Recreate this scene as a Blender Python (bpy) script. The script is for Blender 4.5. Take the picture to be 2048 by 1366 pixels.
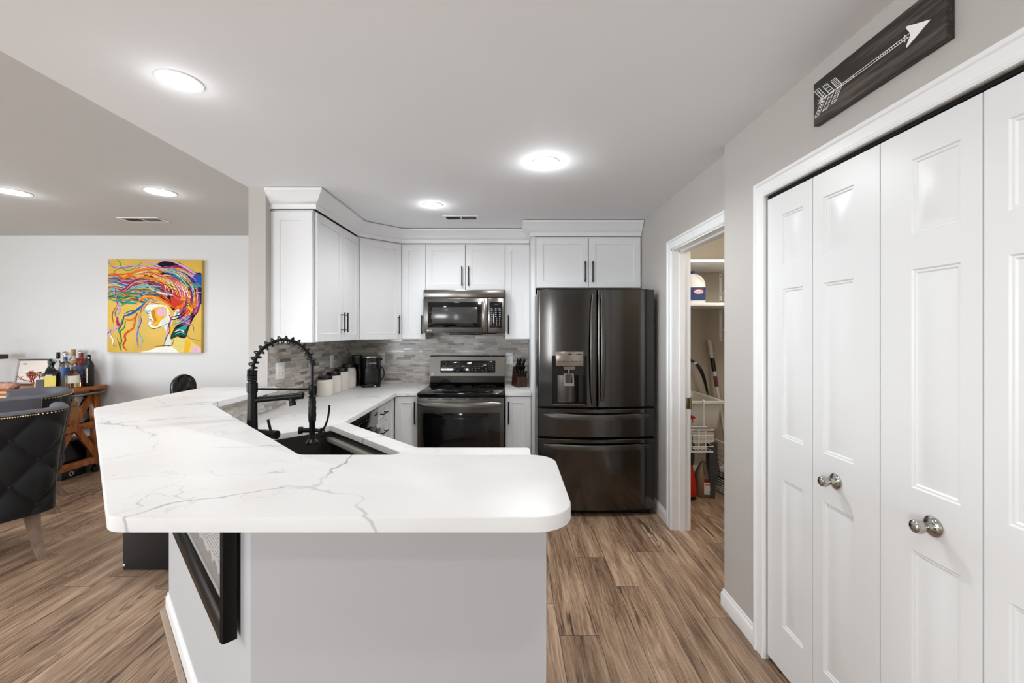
import bpy, bmesh, math, random
from mathutils import Vector, Matrix
random.seed(7)
PI = math.pi
SC = bpy.context.scene
COL = SC.collection
for o in list(bpy.data.objects):
    bpy.data.objects.remove(o)

# ------------------------------------------------------------------ camera
cd = bpy.data.cameras.new('camera')
cam = bpy.data.objects.new('camera', cd)
COL.objects.link(cam)
cam.location = (0, 0, 1.455)
cam.rotation_euler = (PI / 2, 0, 0)
cd.sensor_width = 36.0
cd.lens = 848.0 / 2048.0 * 36.0
cd.shift_x = 7.0 / 2048.0
cd.shift_y = -22.0 / 2048.0
cd.clip_start = 0.05
SC.camera = cam

# ------------------------------------------------------------------ view, sky, daylight
SC.view_settings.view_transform = 'Standard'
SC.view_settings.look = 'None'
SC.view_settings.gamma = 1.0
SC.view_settings.use_curve_mapping = False
SC.view_settings.exposure = 0.0
SC.cycles.max_bounces = 9
SC.cycles.diffuse_bounces = 5
SC.cycles.glossy_bounces = 5
SC.cycles.transmission_bounces = 8
SC.cycles.transparent_max_bounces = 12
SC.cycles.caustics_reflective = False
SC.cycles.caustics_refractive = False
SC.cycles.sample_clamp_indirect = 6.0
SC.cycles.use_denoising = True
wd = bpy.data.worlds.new('sky')
SC.world = wd
wd.use_nodes = True
wb = wd.node_tree.nodes['Background']
wb.inputs['Color'].default_value = (0.86, 0.93, 1.0, 1)
wb.inputs['Strength'].default_value = 1.0


def area(name, loc, rot, sx, sy, power, col=(1, 1, 1), spread=PI):
    l = bpy.data.lights.new(name, 'AREA')
    l.shape = 'RECTANGLE'
    l.size, l.size_y = sx, sy
    l.energy = power
    l.color = col
    l.spread = spread
    o = bpy.data.objects.new(name, l)
    COL.objects.link(o)
    o.location = loc
    o.rotation_euler = rot
    return o


# daylight coming in through the three window openings (rear glass door, rear window, dining room window)
area('daylight_rear_sidelight', (-1.3, -4.22, 1.1), (PI / 2, 0, 0), .30, 2.0, 55, (.92, .97, 1))
area('daylight_rear_window', (-4.0, -4.28, 1.45), (PI / 2, 0, 0), 2.2, 1.3, 215, (.90, .96, 1))
area('daylight_dining_window', (-6.58, 1.0, 1.4), (0, -PI / 2, 0), 1.5, 2.6, 150, (.90, .96, 1))

# ------------------------------------------------------------------ helpers


def lin(h):
    h = h.lstrip('#')
    c = [int(h[i:i + 2], 16) / 255 for i in (0, 2, 4)]
    return tuple((x / 12.92 if x <= .04045 else ((x + .055) / 1.055) ** 2.4) for x in c) + (1.0,)


class NT:
    """small wrapper that writes shader graphs tersely"""

    def __init__(s, name, rough=.5, metal=0.0, spec=.5):
        s.mat = bpy.data.materials.new(name)
        s.mat.use_nodes = True
        s.t = s.mat.node_tree
        s.b = s.t.nodes['Principled BSDF']
        s.b.inputs['Roughness'].default_value = rough
        s.b.inputs['Metallic'].default_value = metal
        s.b.inputs['Specular IOR Level'].default_value = spec

    def n(s, typ, **kw):
        nd = s.t.nodes.new(typ)
        for k, v in kw.items():
            setattr(nd, k, v)
        return nd

    def put(s, sock, v):
        if hasattr(v, 'links') or hasattr(v, 'is_output'):
            s.t.links.new(v, sock)
        else:
            sock.default_value = v

    def m(s, op, a, b=0.0, c=0.0, clamp=False):
        nd = s.n('ShaderNodeMath', operation=op, use_clamp=clamp)
        for i, v in enumerate((a, b, c)):
            s.put(nd.inputs[i], v)
        return nd.outputs[0]

    def co(s):
        return s.n('ShaderNodeTexCoord').outputs['Object']

    def xyz(s, v):
        nd = s.n('ShaderNodeSeparateXYZ')
        s.put(nd.inputs[0], v)
        return nd.outputs

    def vec(s, x, y, z):
        nd = s.n('ShaderNodeCombineXYZ')
        for i, v in enumerate((x, y, z)):
            s.put(nd.inputs[i], v)
        return nd.outputs[0]

    def mul(s, v, k):
        nd = s.n('ShaderNodeVectorMath', operation='MULTIPLY')
        s.put(nd.inputs[0], v)
        nd.inputs[1].default_value = k
        return nd.outputs[0]

    def add(s, a, b):
        nd = s.n('ShaderNodeVectorMath', operation='ADD')
        s.put(nd.inputs[0], a)
        s.put(nd.inputs[1], b)
        return nd.outputs[0]

    def noise(s, v, scale=5, detail=4, rough=.5, dist=0.0):
        nd = s.n('ShaderNodeTexNoise')
        if v is not None:
            s.put(nd.inputs['Vector'], v)
        nd.inputs['Scale'].default_value = scale
        nd.inputs['Detail'].default_value = detail
        nd.inputs['Roughness'].default_value = rough
        nd.inputs['Distortion'].default_value = dist
        return nd.outputs['Fac']

    def white(s, v):
        nd = s.n('ShaderNodeTexWhiteNoise', noise_dimensions='3D')
        s.put(nd.inputs['Vector'], v)
        return nd.outputs['Value']

    def ramp(s, fac, stops, interp='LINEAR'):
        nd = s.n('ShaderNodeValToRGB')
        s.put(nd.inputs[0], fac)
        cr = nd.color_ramp
        cr.interpolation = interp
        while len(cr.elements) < len(stops):
            cr.elements.new(.5)
        for e, (p, c) in zip(cr.elements, stops):
            e.position = p
            e.color = lin(c) if isinstance(c, str) else (c, c, c, 1)
        return nd.outputs[0]

    def mix(s, fac, a, b, typ='MIX'):
        nd = s.n('ShaderNodeMix', data_type='RGBA', blend_type=typ)
        s.put(nd.inputs[0], fac)
        s.put(nd.inputs[6], lin(a) if isinstance(a, str) else a)
        s.put(nd.inputs[7], lin(b) if isinstance(b, str) else b)
        return nd.outputs[2]

    def ss(s, v, lo, hi):
        nd = s.n('ShaderNodeMapRange', interpolation_type='SMOOTHSTEP')
        s.put(nd.inputs[0], v)
        nd.inputs[1].default_value = lo
        nd.inputs[2].default_value = hi
        return nd.outputs[0]

    def bump(s, h, strength=.2, dist=.01):
        nd = s.n('ShaderNodeBump')
        s.put(nd.inputs['Height'], h)
        nd.inputs['Strength'].default_value = strength
        nd.inputs['Distance'].default_value = dist
        s.t.links.new(nd.outputs[0], s.b.inputs['Normal'])

    def col(s, c):
        s.put(s.b.inputs['Base Color'], lin(c) if isinstance(c, str) else c)
        return s


def plain(name, c, rough=.5, metal=0.0, spec=.5, var=.04, scale=20.0, bump=0.0, bscale=200.0):
    """procedural paint / plastic / metal: slight noise in tone, optional fine bump"""
    t = NT(name, rough, metal, spec)
    v = t.noise(t.co(), scale, 3)
    a = t.mix(t.ss(v, .2, .8), lin(c), [min(1, x * (1 - var)) for x in lin(c)[:3]] + [1])
    t.col(a)
    if bump:
        t.bump(t.noise(t.co(), bscale, 3), bump, .002)
    return t.mat


def glass(name, c, rough=0.0, trans=1.0):
    t = NT(name, rough)
    t.col(c)
    t.b.inputs['Transmission Weight'].default_value = trans
    t.b.inputs['IOR'].default_value = 1.45
    return t.mat


def pane(name, c='#ffffff', refl=.08):
    """thin flat glazing: see-through with a faint mirror"""
    t = NT(name)
    tr, gl, mx = t.n('ShaderNodeBsdfTransparent'), t.n('ShaderNodeBsdfGlossy'), t.n('ShaderNodeMixShader')
    tr.inputs[0].default_value = lin(c)
    gl.inputs['Roughness'].default_value = .02
    t.put(mx.inputs[0], t.m('MULTIPLY_ADD', t.n('ShaderNodeLayerWeight').outputs['Facing'], .10, refl * .5))
    t.t.links.new(tr.outputs[0], mx.inputs[1]); t.t.links.new(gl.outputs[0], mx.inputs[2])
    t.t.links.new(mx.outputs[0], t.t.nodes['Material Output'].inputs[0])
    return t.mat


def emit(name, c, strength):
    t = NT(name, .4)
    t.col(c)
    t.b.inputs['Emission Color'].default_value = lin(c)
    t.b.inputs['Emission Strength'].default_value = strength
    return t.mat


def rotz(a):
    return Matrix.Rotation(a, 4, 'Z')


def align(d):
    """matrix turning +Z to direction d"""
    return Vector(d).normalized().to_track_quat('Z', 'Y').to_matrix().to_4x4()


class B:
    """mesh builder; several shapes go into one mesh"""

    def __init__(s):
        s.bm = bmesh.new()

    def _new(s, faces, m):
        for f in faces:
            f.material_index = m

    def box(s, x0, x1, y0, y1, z0, z1, bev=0.0, seg=2, m=0, M=None):
        r = bmesh.ops.create_cube(s.bm, size=1)
        vs = r['verts']
        for v in vs:
            v.co = Vector(((v.co.x + .5) * (x1 - x0) + x0, (v.co.y + .5) * (y1 - y0) + y0, (v.co.z + .5) * (z1 - z0) + z0))
        fs = set(f for v in vs for f in v.link_faces)
        if bev > 0:
            es = list(set(e for v in vs for e in v.link_edges))
            rb = bmesh.ops.bevel(s.bm, geom=es, offset=bev, segments=seg, affect='EDGES', profile=.5)
            fs = set(f for f in fs if f.is_valid) | set(rb['faces'])
            vs = list(set(v for f in fs for v in f.verts))
        s._new(fs, m)
        if M is not None:
            bmesh.ops.transform(s.bm, matrix=M, verts=vs)
        return s

    def ring_loft(s, rings, m=0, cap0=True, cap1=True, closed=True):
        vr = [[s.bm.verts.new(p) for p in r] for r in rings]
        n = len(vr[0])
        fs = []
        for a, b in zip(vr[:-1], vr[1:]):
            for i in range(n if closed else n - 1):
                j = (i + 1) % n
                try:
                    fs.append(s.bm.faces.new((a[i], a[j], b[j], b[i])))
                except ValueError:
                    pass
        if cap0:
            fs.append(s.bm.faces.new(list(reversed(vr[0]))))
        if cap1:
            fs.append(s.bm.faces.new(vr[-1]))
        s._new(fs, m)
        return s

    def lathe(s, prof, c=(0, 0, 0), n=24, m=0, M=None, cap0=True, cap1=True):
        T = Matrix.Translation(c) @ (M if M is not None else Matrix())
        rings = []
        for r, z in prof:
            r = max(r, 1e-4)
            rings.append([T @ Vector((r * math.cos(2 * PI * i / n), r * math.sin(2 * PI * i / n), z)) for i in range(n)])
        return s.ring_loft(rings, m, cap0, cap1)

    def cyl(s, p, q, r, r2=None, n=20, m=0):
        p, q = Vector(p), Vector(q)
        return s.lathe([(r, 0), (r if r2 is None else r2, (q - p).length)], p, n, m, align(q - p))

    def tube(s, pts, r, n=8, m=0, closed=False, radii=None):
        pts = [Vector(p) for p in pts]
        k = len(pts)
        up = None
        rings = []
        for i, p in enumerate(pts):
            if closed:
                d = pts[(i + 1) % k] - pts[i - 1]
            else:
                d = pts[min(i + 1, k - 1)] - pts[max(i - 1, 0)]
            d.normalize()
            if up is None:
                up = d.orthogonal().normalized()
            up = (up - d * up.dot(d))
            if up.length < 1e-5:
                up = d.orthogonal()
            up.normalize()
            sd = d.cross(up)
            rr = radii[i] if radii else r
            rings.append([p + (up * math.cos(2 * PI * j / n) + sd * math.sin(2 * PI * j / n)) * rr for j in range(n)])
        if closed:
            rings.append(rings[0])
            # closing ring: reuse positions
            return s.ring_loft(rings, m, False, False)
        return s.ring_loft(rings, m)

    def prism(s, poly, z0, z1, holes=(), m=0, M=None, bev=0.0, seg=3):
        loops = [list(poly)] + [list(h) for h in holes]
        ed = []
        for lp in loops:
            vs = [s.bm.verts.new((x, y, z0)) for x, y in lp]
            for i in range(len(vs)):
                ed.append(s.bm.edges.new((vs[i], vs[(i + 1) % len(vs)])))
        if holes:
            r = bmesh.ops.triangle_fill(s.bm, use_beauty=True, use_dissolve=False, edges=ed)
            fs = [g for g in r['geom'] if isinstance(g, bmesh.types.BMFace)]
        else:
            fs = [s.bm.faces.new([e.verts[0] for e in ed])]
        bmesh.ops.recalc_face_normals(s.bm, faces=fs)
        ex = bmesh.ops.extrude_face_region(s.bm, geom=fs)
        nv = [g for g in ex['geom'] if isinstance(g, bmesh.types.BMVert)]
        for v in nv:
            v.co.z = z1
        nf = set(fs) | set(g for g in ex['geom'] if isinstance(g, bmesh.types.BMFace))
        allf = set(f for v in nv for f in v.link_faces) | nf
        bmesh.ops.recalc_face_normals(s.bm, faces=list(allf))
        if bev > 0:
            top = [e for v in nv for e in v.link_edges if abs(e.verts[0].co.z - z1) < 1e-6 and abs(e.verts[1].co.z - z1) < 1e-6 and len(e.link_faces) == 2 and abs(e.link_faces[0].normal.z - e.link_faces[1].normal.z) > .5]
            rb = bmesh.ops.bevel(s.bm, geom=list(set(top)), offset=bev, segments=seg, affect='EDGES', profile=.5)
            allf = set(f for f in allf if f.is_valid) | set(rb['faces'])
        s._new([f for f in allf if f.is_valid], m)
        if M is not None:
            bmesh.ops.transform(s.bm, matrix=M, verts=list(set(v for f in allf if f.is_valid for v in f.verts)))
        return s

    def poly(s, pts, m=0):
        try:
            f = s.bm.faces.new([s.bm.verts.new(p) for p in pts])
            f.material_index = m
        except ValueError:
            pass
        return s

    def ball(s, c, r, sc=(1, 1, 1), m=0, n=16, M=None):
        T = Matrix.Translation(c) @ (M if M is not None else Matrix()) @ Matrix.Diagonal((sc[0], sc[1], sc[2], 1))
        r_ = bmesh.ops.create_uvsphere(s.bm, u_segments=n, v_segments=max(6, n // 2), radius=r, matrix=T)
        s._new(set(f for v in r_['verts'] for f in v.link_faces), m)
        return s

    def sweep(s, path, prof, m=0, closed=False, side=1):
        """profile (offset, z) swept along a 2-D path with mitred corners; offset to the right of travel (side=1)"""
        P = [Vector((p[0], p[1])) for p in path]
        k = len(P)
        rings = []
        for i in range(k):
            if closed:
                a, b = P[i - 1], P[(i + 1) % k]
                d0 = (P[i] - a).normalized()
                d1 = (b - P[i]).normalized()
            else:
                d0 = (P[i] - P[i - 1]).normalized() if i else (P[1] - P[0]).normalized()
                d1 = (P[i + 1] - P[i]).normalized() if i < k - 1 else d0
            n0 = Vector((d0.y, -d0.x)) * side
            n1 = Vector((d1.y, -d1.x)) * side
            mt = n0 + n1
            mt = mt / max(mt.dot(n0), .2)
            rings.append([(P[i].x + mt.x * o, P[i].y + mt.y * o, z) for o, z in prof])
        if closed:
            rings.append(rings[0])
        return s.ring_loft(rings, m, not closed, not closed)

    def ob(s, name, mats, parent=None, smooth=30, loc=None):
        bmesh.ops.remove_doubles(s.bm, verts=s.bm.verts, dist=1e-6)
        bmesh.ops.recalc_face_normals(s.bm, faces=s.bm.faces)
        if smooth:
            a = math.radians(smooth)
            for e in s.bm.edges:
                e.smooth = len(e.link_faces) == 2 and e.calc_face_angle(0) <= a
            for f in s.bm.faces:
                f.smooth = True
        me = bpy.data.meshes.new(name)
        s.bm.to_mesh(me)
        s.bm.free()
        if not isinstance(mats, (list, tuple)):
            mats = [mats]
        for m in mats:
            me.materials.append(m)
        o = bpy.data.objects.new(name, me)
        COL.objects.link(o)
        if parent is not None:
            o.parent = parent
        if loc is not None:
            o.location = loc
        return o


def tag(o, label=None, cat=None, group=None, kind=None):
    if label:
        o['label'] = label
    if cat:
        o['category'] = cat
    if group:
        o['group'] = group
    if kind:
        o['kind'] = kind
    return o


def thing(name, label, cat, loc=(0, 0, 0), rz=0.0, group=None, rot=None):
    o = bpy.data.objects.new(name, None)
    o.empty_display_size = .05
    COL.objects.link(o)
    o.location = loc
    o.rotation_euler = rot if rot else (0, 0, rz)
    return tag(o, label, cat, group)


def struct(b, name, mat, label, cat, smooth=30):
    o = b.ob(name, mat, smooth=smooth)
    return tag(o, label, cat, None, 'structure')


def copy_tree(o, parent=None, label=None, loc=None, rz=None):
    c = o.copy()
    COL.objects.link(c)
    if parent is not None:
        c.parent = parent
    if label:
        c['label'] = label
    if loc is not None:
        c.location = loc
    if rz is not None:
        c.rotation_euler = (0, 0, rz)
    for ch in o.children:
        copy_tree(ch, c)
    return c


def rpoly(pts, rad, seg=6):
    """2-D polygon with rounded corners (rad: one radius or one per corner)"""
    out = []
    n = len(pts)
    for i, p in enumerate(pts):
        r = rad[i] if isinstance(rad, (list, tuple)) else rad
        p = Vector(p)
        a, b = Vector(pts[i - 1]) - p, Vector(pts[(i + 1) % n]) - p
        la, lb = a.length, b.length
        a.normalize()
        b.normalize()
        if r <= 0:
            out.append((p.x, p.y))
            continue
        ang = a.angle(b)
        t = min(r / math.tan(ang / 2), la * .49, lb * .49)
        rr = t * math.tan(ang / 2)
        c = p + (a + b).normalized() * (rr / math.sin(ang / 2))
        s0, s1 = p + a * t - c, p + b * t - c
        a0 = math.atan2(s0.y, s0.x)
        da = math.atan2(s1.y, s1.x) - a0
        da = (da + PI) % (2 * PI) - PI
        for k in range(seg + 1):
            q = a0 + da * k / seg
            out.append((c.x + rr * math.cos(q), c.y + rr * math.sin(q)))
    return out


def crom(P, n=8):
    """Catmull-Rom through points"""
    P = [Vector(p) for p in P]
    Q = [P[0] * 2 - P[1]] + P + [P[-1] * 2 - P[-2]]
    out = []
    for i in range(1, len(Q) - 2):
        for k in range(n):
            t = k / n
            a, b, c, d = Q[i - 1], Q[i], Q[i + 1], Q[i + 2]
            out.append(.5 * ((2 * b) + (c - a) * t + (2 * a - 5 * b + 4 * c - d) * t * t + (3 * b - a - 3 * c + d) * t ** 3))
    out.append(P[-1])
    return out


def text(name, s, size, mat, parent, loc, rot=(PI / 2, 0, 0), depth=.0004, align='CENTER', space=1.0):
    cu = bpy.data.curves.new(name, 'FONT')
    cu.body = s
    cu.size = size
    cu.align_x = align
    cu.align_y = 'CENTER'
    cu.extrude = depth
    cu.space_character = space
    tmp = bpy.data.objects.new(name + '_tmp', cu)
    COL.objects.link(tmp)
    dg = bpy.context.evaluated_depsgraph_get()
    me = bpy.data.meshes.new_from_object(tmp.evaluated_get(dg))
    bpy.data.objects.remove(tmp)
    bpy.data.curves.remove(cu)
    me.name = name
    me.materials.clear()
    me.materials.append(mat)
    o = bpy.data.objects.new(name, me)
    COL.objects.link(o)
    o.parent = parent
    o.location = loc
    o.rotation_euler = rot
    return o


# ------------------------------------------------------------------ materials
M = {}
M['wall'] = plain('greige_wall_paint', '#bab5b0', .6, var=.02, scale=3, bump=.03, bscale=350)
M['wall_pale'] = plain('pale_wall_paint', '#d6d5d4', .6, var=.02, scale=3, bump=.03, bscale=350)
M['knee'] = plain('light_grey_wall_paint', '#bababc', .55, var=.02, scale=3, bump=.03, bscale=350)
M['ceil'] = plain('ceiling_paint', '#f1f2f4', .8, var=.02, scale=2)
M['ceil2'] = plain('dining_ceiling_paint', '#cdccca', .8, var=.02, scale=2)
M['trim'] = plain('white_trim_paint', '#eeeeee', .3, var=.02)
M['cab'] = plain('white_cabinet_lacquer', '#eaeaeb', .38, var=.015)
M['gap'] = plain('gap_shade_and_print_black', '#070707', .9)  # flat black: paints the shade in gaps and slots, also used for print
M['black'] = plain('black_powder_coat', '#060607', .35, var=.1)
M['blackmetal'] = plain('matte_black_metal', '#050506', .32, 0, .3, var=.1)
M['blackgloss'] = plain('black_glass', '#050506', .06)
M['blackplastic'] = plain('black_plastic', '#060607', .25)
M['chrome'] = plain('polished_nickel', '#b9b6b0', .12, 1.0)
M['white'] = plain('white_plastic', '#f2f2f0', .35)
M['ledwhite'] = emit('led_lens', '#fffaf2', 14.0)
M['print'] = plain('pale_print', '#cfcfcf', .5)
M['white_ink'] = plain('white_ink', '#f4f4f2', .5)


def steel(name, c, rough, vertical=True):
    t = NT(name, rough, 1.0)
    p = t.xyz(t.co())
    v = t.vec(t.m('MULTIPLY', p[0], 3.0 if not vertical else 300.0), t.m('MULTIPLY', p[1], 40.0), t.m('MULTIPLY', p[2], 300.0 if not vertical else 3.0))
    n = t.noise(v, 1.0, 3)
    t.col(t.mix(n, lin(c), [x * .8 for x in lin(c)[:3]] + [1]))
    t.put(t.b.inputs['Roughness'], t.m('MULTIPLY_ADD', n, .12, rough - .06))
    return t.mat


M['bsteel'] = steel('black_stainless', '#5b5957', .14)
M['steel'] = steel('brushed_stainless', '#7b7672', .24, False)
M['dsteel'] = steel('dark_stainless', '#625f5c', .25, False)
M['lsteel'] = steel('light_stainless', '#a5a09b', .25, False)


def quartz():
    t = NT('white_quartz', .42, 0, .35)
    c = t.co()
    wob = t.noise(c, 2.2, 5, .55)
    w2 = t.vec(t.m('MULTIPLY', t.noise(c, 1.5, 5, .52, .2), 1.1), t.m('MULTIPLY', t.noise(t.add(c, (5, 3, 1)), 1.6, 5, .52, .2), 1.1), t.m('MULTIPLY', wob, .4))
    vor = t.n('ShaderNodeTexVoronoi', feature='DISTANCE_TO_EDGE')
    t.put(vor.inputs['Vector'], t.add(t.mul(c, (1.3, 2.3, 1.3)), w2))
    vor.inputs['Scale'].default_value = .85
    msk = t.ss(t.noise(t.add(c, (9, 2, 4)), 1.7, 3), .40, .60)
    vein = t.m('MULTIPLY', t.m('SUBTRACT', 1.0, t.ss(vor.outputs['Distance'], .0, .010)), msk)
    vor2 = t.n('ShaderNodeTexVoronoi', feature='DISTANCE_TO_EDGE')
    t.put(vor2.inputs['Vector'], t.add(t.mul(c, (1.0, 1.7, 1.0)), t.mul(w2, (1.9, 1.9, 1.9))))
    vor2.inputs['Scale'].default_value = 2.4
    msk2 = t.ss(t.noise(t.add(c, (1, 7, 2)), 2.3, 3), .5, .68)
    vein2 = t.m('MULTIPLY', t.m('SUBTRACT', 1.0, t.ss(vor2.outputs['Distance'], .0, .011)), msk2)
    f = t.m('ADD', t.m('MULTIPLY', vein, .85), t.m('MULTIPLY', vein2, .5), clamp=True)
    base = t.mix(t.ss(t.noise(c, 3, 4), .35, .7), '#e4e3e2', '#dddbda')
    t.col(t.mix(f, base, '#8f8e90'))
    return t.mat


M['quartz'] = quartz()


def laminate():
    t = NT('oak_laminate_planks', .38)
    p = t.xyz(t.co())
    W, L = .186, 1.22
    xr = t.m('DIVIDE', t.m('ADD', p[0], 20.031), W)
    row = t.m('FLOOR', xr)
    fx = t.m('FRACT', xr)
    off = t.white(t.vec(row, 3.3, 1.1))
    yr = t.m('ADD', t.m('DIVIDE', p[1], L), t.m('MULTIPLY', off, 7.0))
    pl = t.m('FLOOR', yr)
    fy = t.m('FRACT', yr)
    r1 = t.white(t.vec(row, pl, 0.5))
    r2 = t.white(t.vec(row, pl, 9.5))
    # grain coordinates, shifted per plank
    base = t.vec(t.m('ADD', p[0], t.m('MULTIPLY', r1, 13.0)), t.m('ADD', p[1], t.m('MULTIPLY', r2, 17.0)), t.m('MULTIPLY', r1, 5.0))
    wob = t.noise(t.mul(base, (4, 1.6, 1)), 1.0, 2)
    gx = t.m('ADD', t.xyz(base)[0], t.m('MULTIPLY', wob, .05))
    gv = t.vec(gx, t.xyz(base)[1], 0.0)
    # cathedral rings around elongated centres
    cen = t.n('ShaderNodeTexVoronoi', feature='F1')
    t.put(cen.inputs['Vector'], t.vec(t.m('MULTIPLY', gx, 4.6), t.m('MULTIPLY', t.xyz(base)[1], .85), t.m('MULTIPLY', r1, 9.0)))
    cen.inputs['Scale'].default_value = 1.0
    rd = t.m('ADD', cen.outputs['Distance'], t.m('MULTIPLY', t.noise(t.mul(base, (16, 5, 1)), 1.0, 3), .12))
    rings = t.m('MULTIPLY', t.ss(t.m('SINE', t.m('MULTIPLY', rd, 95.0)), .1, .95), t.m('SUBTRACT', 1.0, t.ss(rd, .18, .62)))
    fine = t.noise(t.mul(gv, (135, 4.0, 1)), 1.0, 5, .7)
    broad = t.noise(t.mul(gv, (13, 1.3, 1)), 1.0, 5, .65)
    tone = t.ramp(t.m('ADD', t.m('MULTIPLY', broad, .5), t.m('MULTIPLY', fine, .5)), [(.33, '#4c3e34'), (.43, '#8a7563'), (.52, '#b59e89'), (.64, '#dccab6')])
    tone = t.mix(t.m('MULTIPLY', rings, .55), tone, '#54453a')
    # per plank hue
    tint = t.ramp(r2, [(0, '#cfc3b8'), (.35, '#f3e8dd'), (.7, '#ddcfc4'), (1, '#fff3e8')])
    tone = t.mix(1.0, tone, tint, 'MULTIPLY')
    # dark cracks and knots
    crk = t.noise(t.mul(gv, (34, 1.6, 1)), 1.0, 5, .7, .4)
    cm = t.ss(t.noise(t.mul(gv, (5, .9, 1)), 1.0, 2), .44, .58)
    ck = t.m('MULTIPLY', t.ss(crk, .555, .63), cm)
    tone = t.mix(t.m('MULTIPLY', ck, .85), tone, '#2a211b')
    kn = t.n('ShaderNodeTexVoronoi', feature='F1')
    t.put(kn.inputs['Vector'], t.mul(gv, (5.0, 2.0, 1)))
    kn.inputs['Scale'].default_value = 1.0
    kd = t.m('SUBTRACT', 1.0, t.ss(t.m('ADD', kn.outputs['Distance'], t.m('MULTIPLY', fine, .08)), .06, .17))
    tone = t.mix(t.m('MULTIPLY', kd, .7), tone, '#33271f')
    # seams
    sx = t.m('MINIMUM', fx, t.m('SUBTRACT', 1.0, fx))
    sy = t.m('MINIMUM', fy, t.m('SUBTRACT', 1.0, fy))
    seam = t.m('MINIMUM', t.m('MULTIPLY', sx, W), t.m('MULTIPLY', sy, L))
    sm = t.m('SUBTRACT', 1.0, t.ss(seam, .0006, .0022))
    tone = t.mix(t.m('MULTIPLY', sm, .85), tone, '#2b221c')
    t.col(tone)
    t.put(t.b.inputs['Roughness'], t.m('MULTIPLY_ADD', fine, .2, .3))
    t.bump(t.m('SUBTRACT', t.m('MULTIPLY', fine, .6), t.m('ADD', sm, ck)), .25, .002)
    return t.mat


M['floor'] = laminate()


def tile(name, dx, dy):
    t = NT(name, .2)
    p = t.xyz(t.co())
    u = t.m('ADD', t.m('MULTIPLY', p[0], dx), t.m('MULTIPLY', p[1], dy))
    H = .0245
    zr = t.m('DIVIDE', p[2], H)
    row = t.m('FLOOR', zr)
    fz = t.m('FRACT', zr)
    ln = t.m('MULTIPLY_ADD', t.white(t.vec(row, 1.0, 2.0)), .09, .10)
    uu = t.m('ADD', t.m('DIVIDE', t.m('ADD', u, t.m('MULTIPLY', t.m('SINE', t.m('ADD', t.m('MULTIPLY', u, 13.0), t.m('MULTIPLY', row, 2.1))), .022)), ln), t.m('MULTIPLY', t.white(t.vec(row, 5.0, 7.0)), 9.0))
    ce = t.m('FLOOR', uu)
    fu = t.m('FRACT', uu)
    r = t.white(t.vec(row, ce, 3.0))
    r2 = t.white(t.vec(row, ce, 8.0))
    c = t.ramp(r, [(0, '#67625d'), (.08, '#8b8580'), (.22, '#a9a29a'), (.4, '#bdb7af'), (.58, '#cbc6bf'), (.72, '#b3a79a'), (.86, '#d8d5d0'), (1, '#999492')])
    gv = t.vec(t.m('MULTIPLY_ADD', u, 9.0, t.m('MULTIPLY', r2, 40.0)), t.m('MULTIPLY_ADD', p[2], 60.0, t.m('MULTIPLY', u, 12.0)), t.m('MULTIPLY', r, 20.0))
    st = t.noise(gv, 1.0, 4, .6, .6)
    c = t.mix(t.m('MULTIPLY', t.ss(st, .5, .72), .5), c, '#6f655c')
    c = t.mix(t.m('MULTIPLY', t.ss(st, .5, .3), .35), c, '#e6e3de')
    g = t.m('MINIMUM', t.m('MULTIPLY', t.m('MINIMUM', fz, t.m('SUBTRACT', 1.0, fz)), H), t.m('MULTIPLY', t.m('MINIMUM', fu, t.m('SUBTRACT', 1.0, fu)), ln))
    gm = t.m('SUBTRACT', 1.0, t.ss(g, .0004, .0012))
    c = t.mix(t.m('MULTIPLY', gm, .6), c, '#8f8b86')
    t.col(c)
    t.put(t.b.inputs['Roughness'], t.m('MULTIPLY_ADD', t.m('GREATER_THAN', r2, .8), -.12, .24))
    t.bump(t.m('SUBTRACT', t.m('MULTIPLY', r2, .4), gm), .3, .002)
    return t.mat


M['tile_x'] = tile('mosaic_tile_back', 1, 0)
M['tile_y'] = tile('mosaic_tile_side', 0, 1)
M['tile_d'] = tile('mosaic_tile_diagonal', .7071, -.7071)


def wood(name, c0, c1, c2, axis=0, rough=.35, scale=1.0, bump=.1):
    t = NT(name, rough)
    k = [26.0 * scale] * 3
    k[axis] = 1.8 * scale
    v = t.mul(t.co(), tuple(k))
    n = t.noise(v, 1.0, 5, .6, .5)
    n2 = t.noise(t.mul(v, (.25, .25, .25)), 1.0, 3)
    c = t.ramp(t.m('ADD', t.m('MULTIPLY', n, .7), t.m('MULTIPLY', n2, .3)), [(.3, c0), (.5, c1), (.68, c2)])
    t.col(c)
    if bump:
        t.bump(n, bump, .002)
    return t.mat


def door_paint(axis_z=True):
    t = NT('white_moulded_door_paint', .33)
    c = t.co()
    v = t.mul(c, (10, 90, 5) if axis_z else (10, 5, 90))
    n = t.noise(v, 1.0, 4, .6, .8)
    t.col('#e2e2e2')
    t.bump(n, .2, .0015)
    return t.mat


M['door'] = door_paint()
M['door_h'] = door_paint(False)
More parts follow.
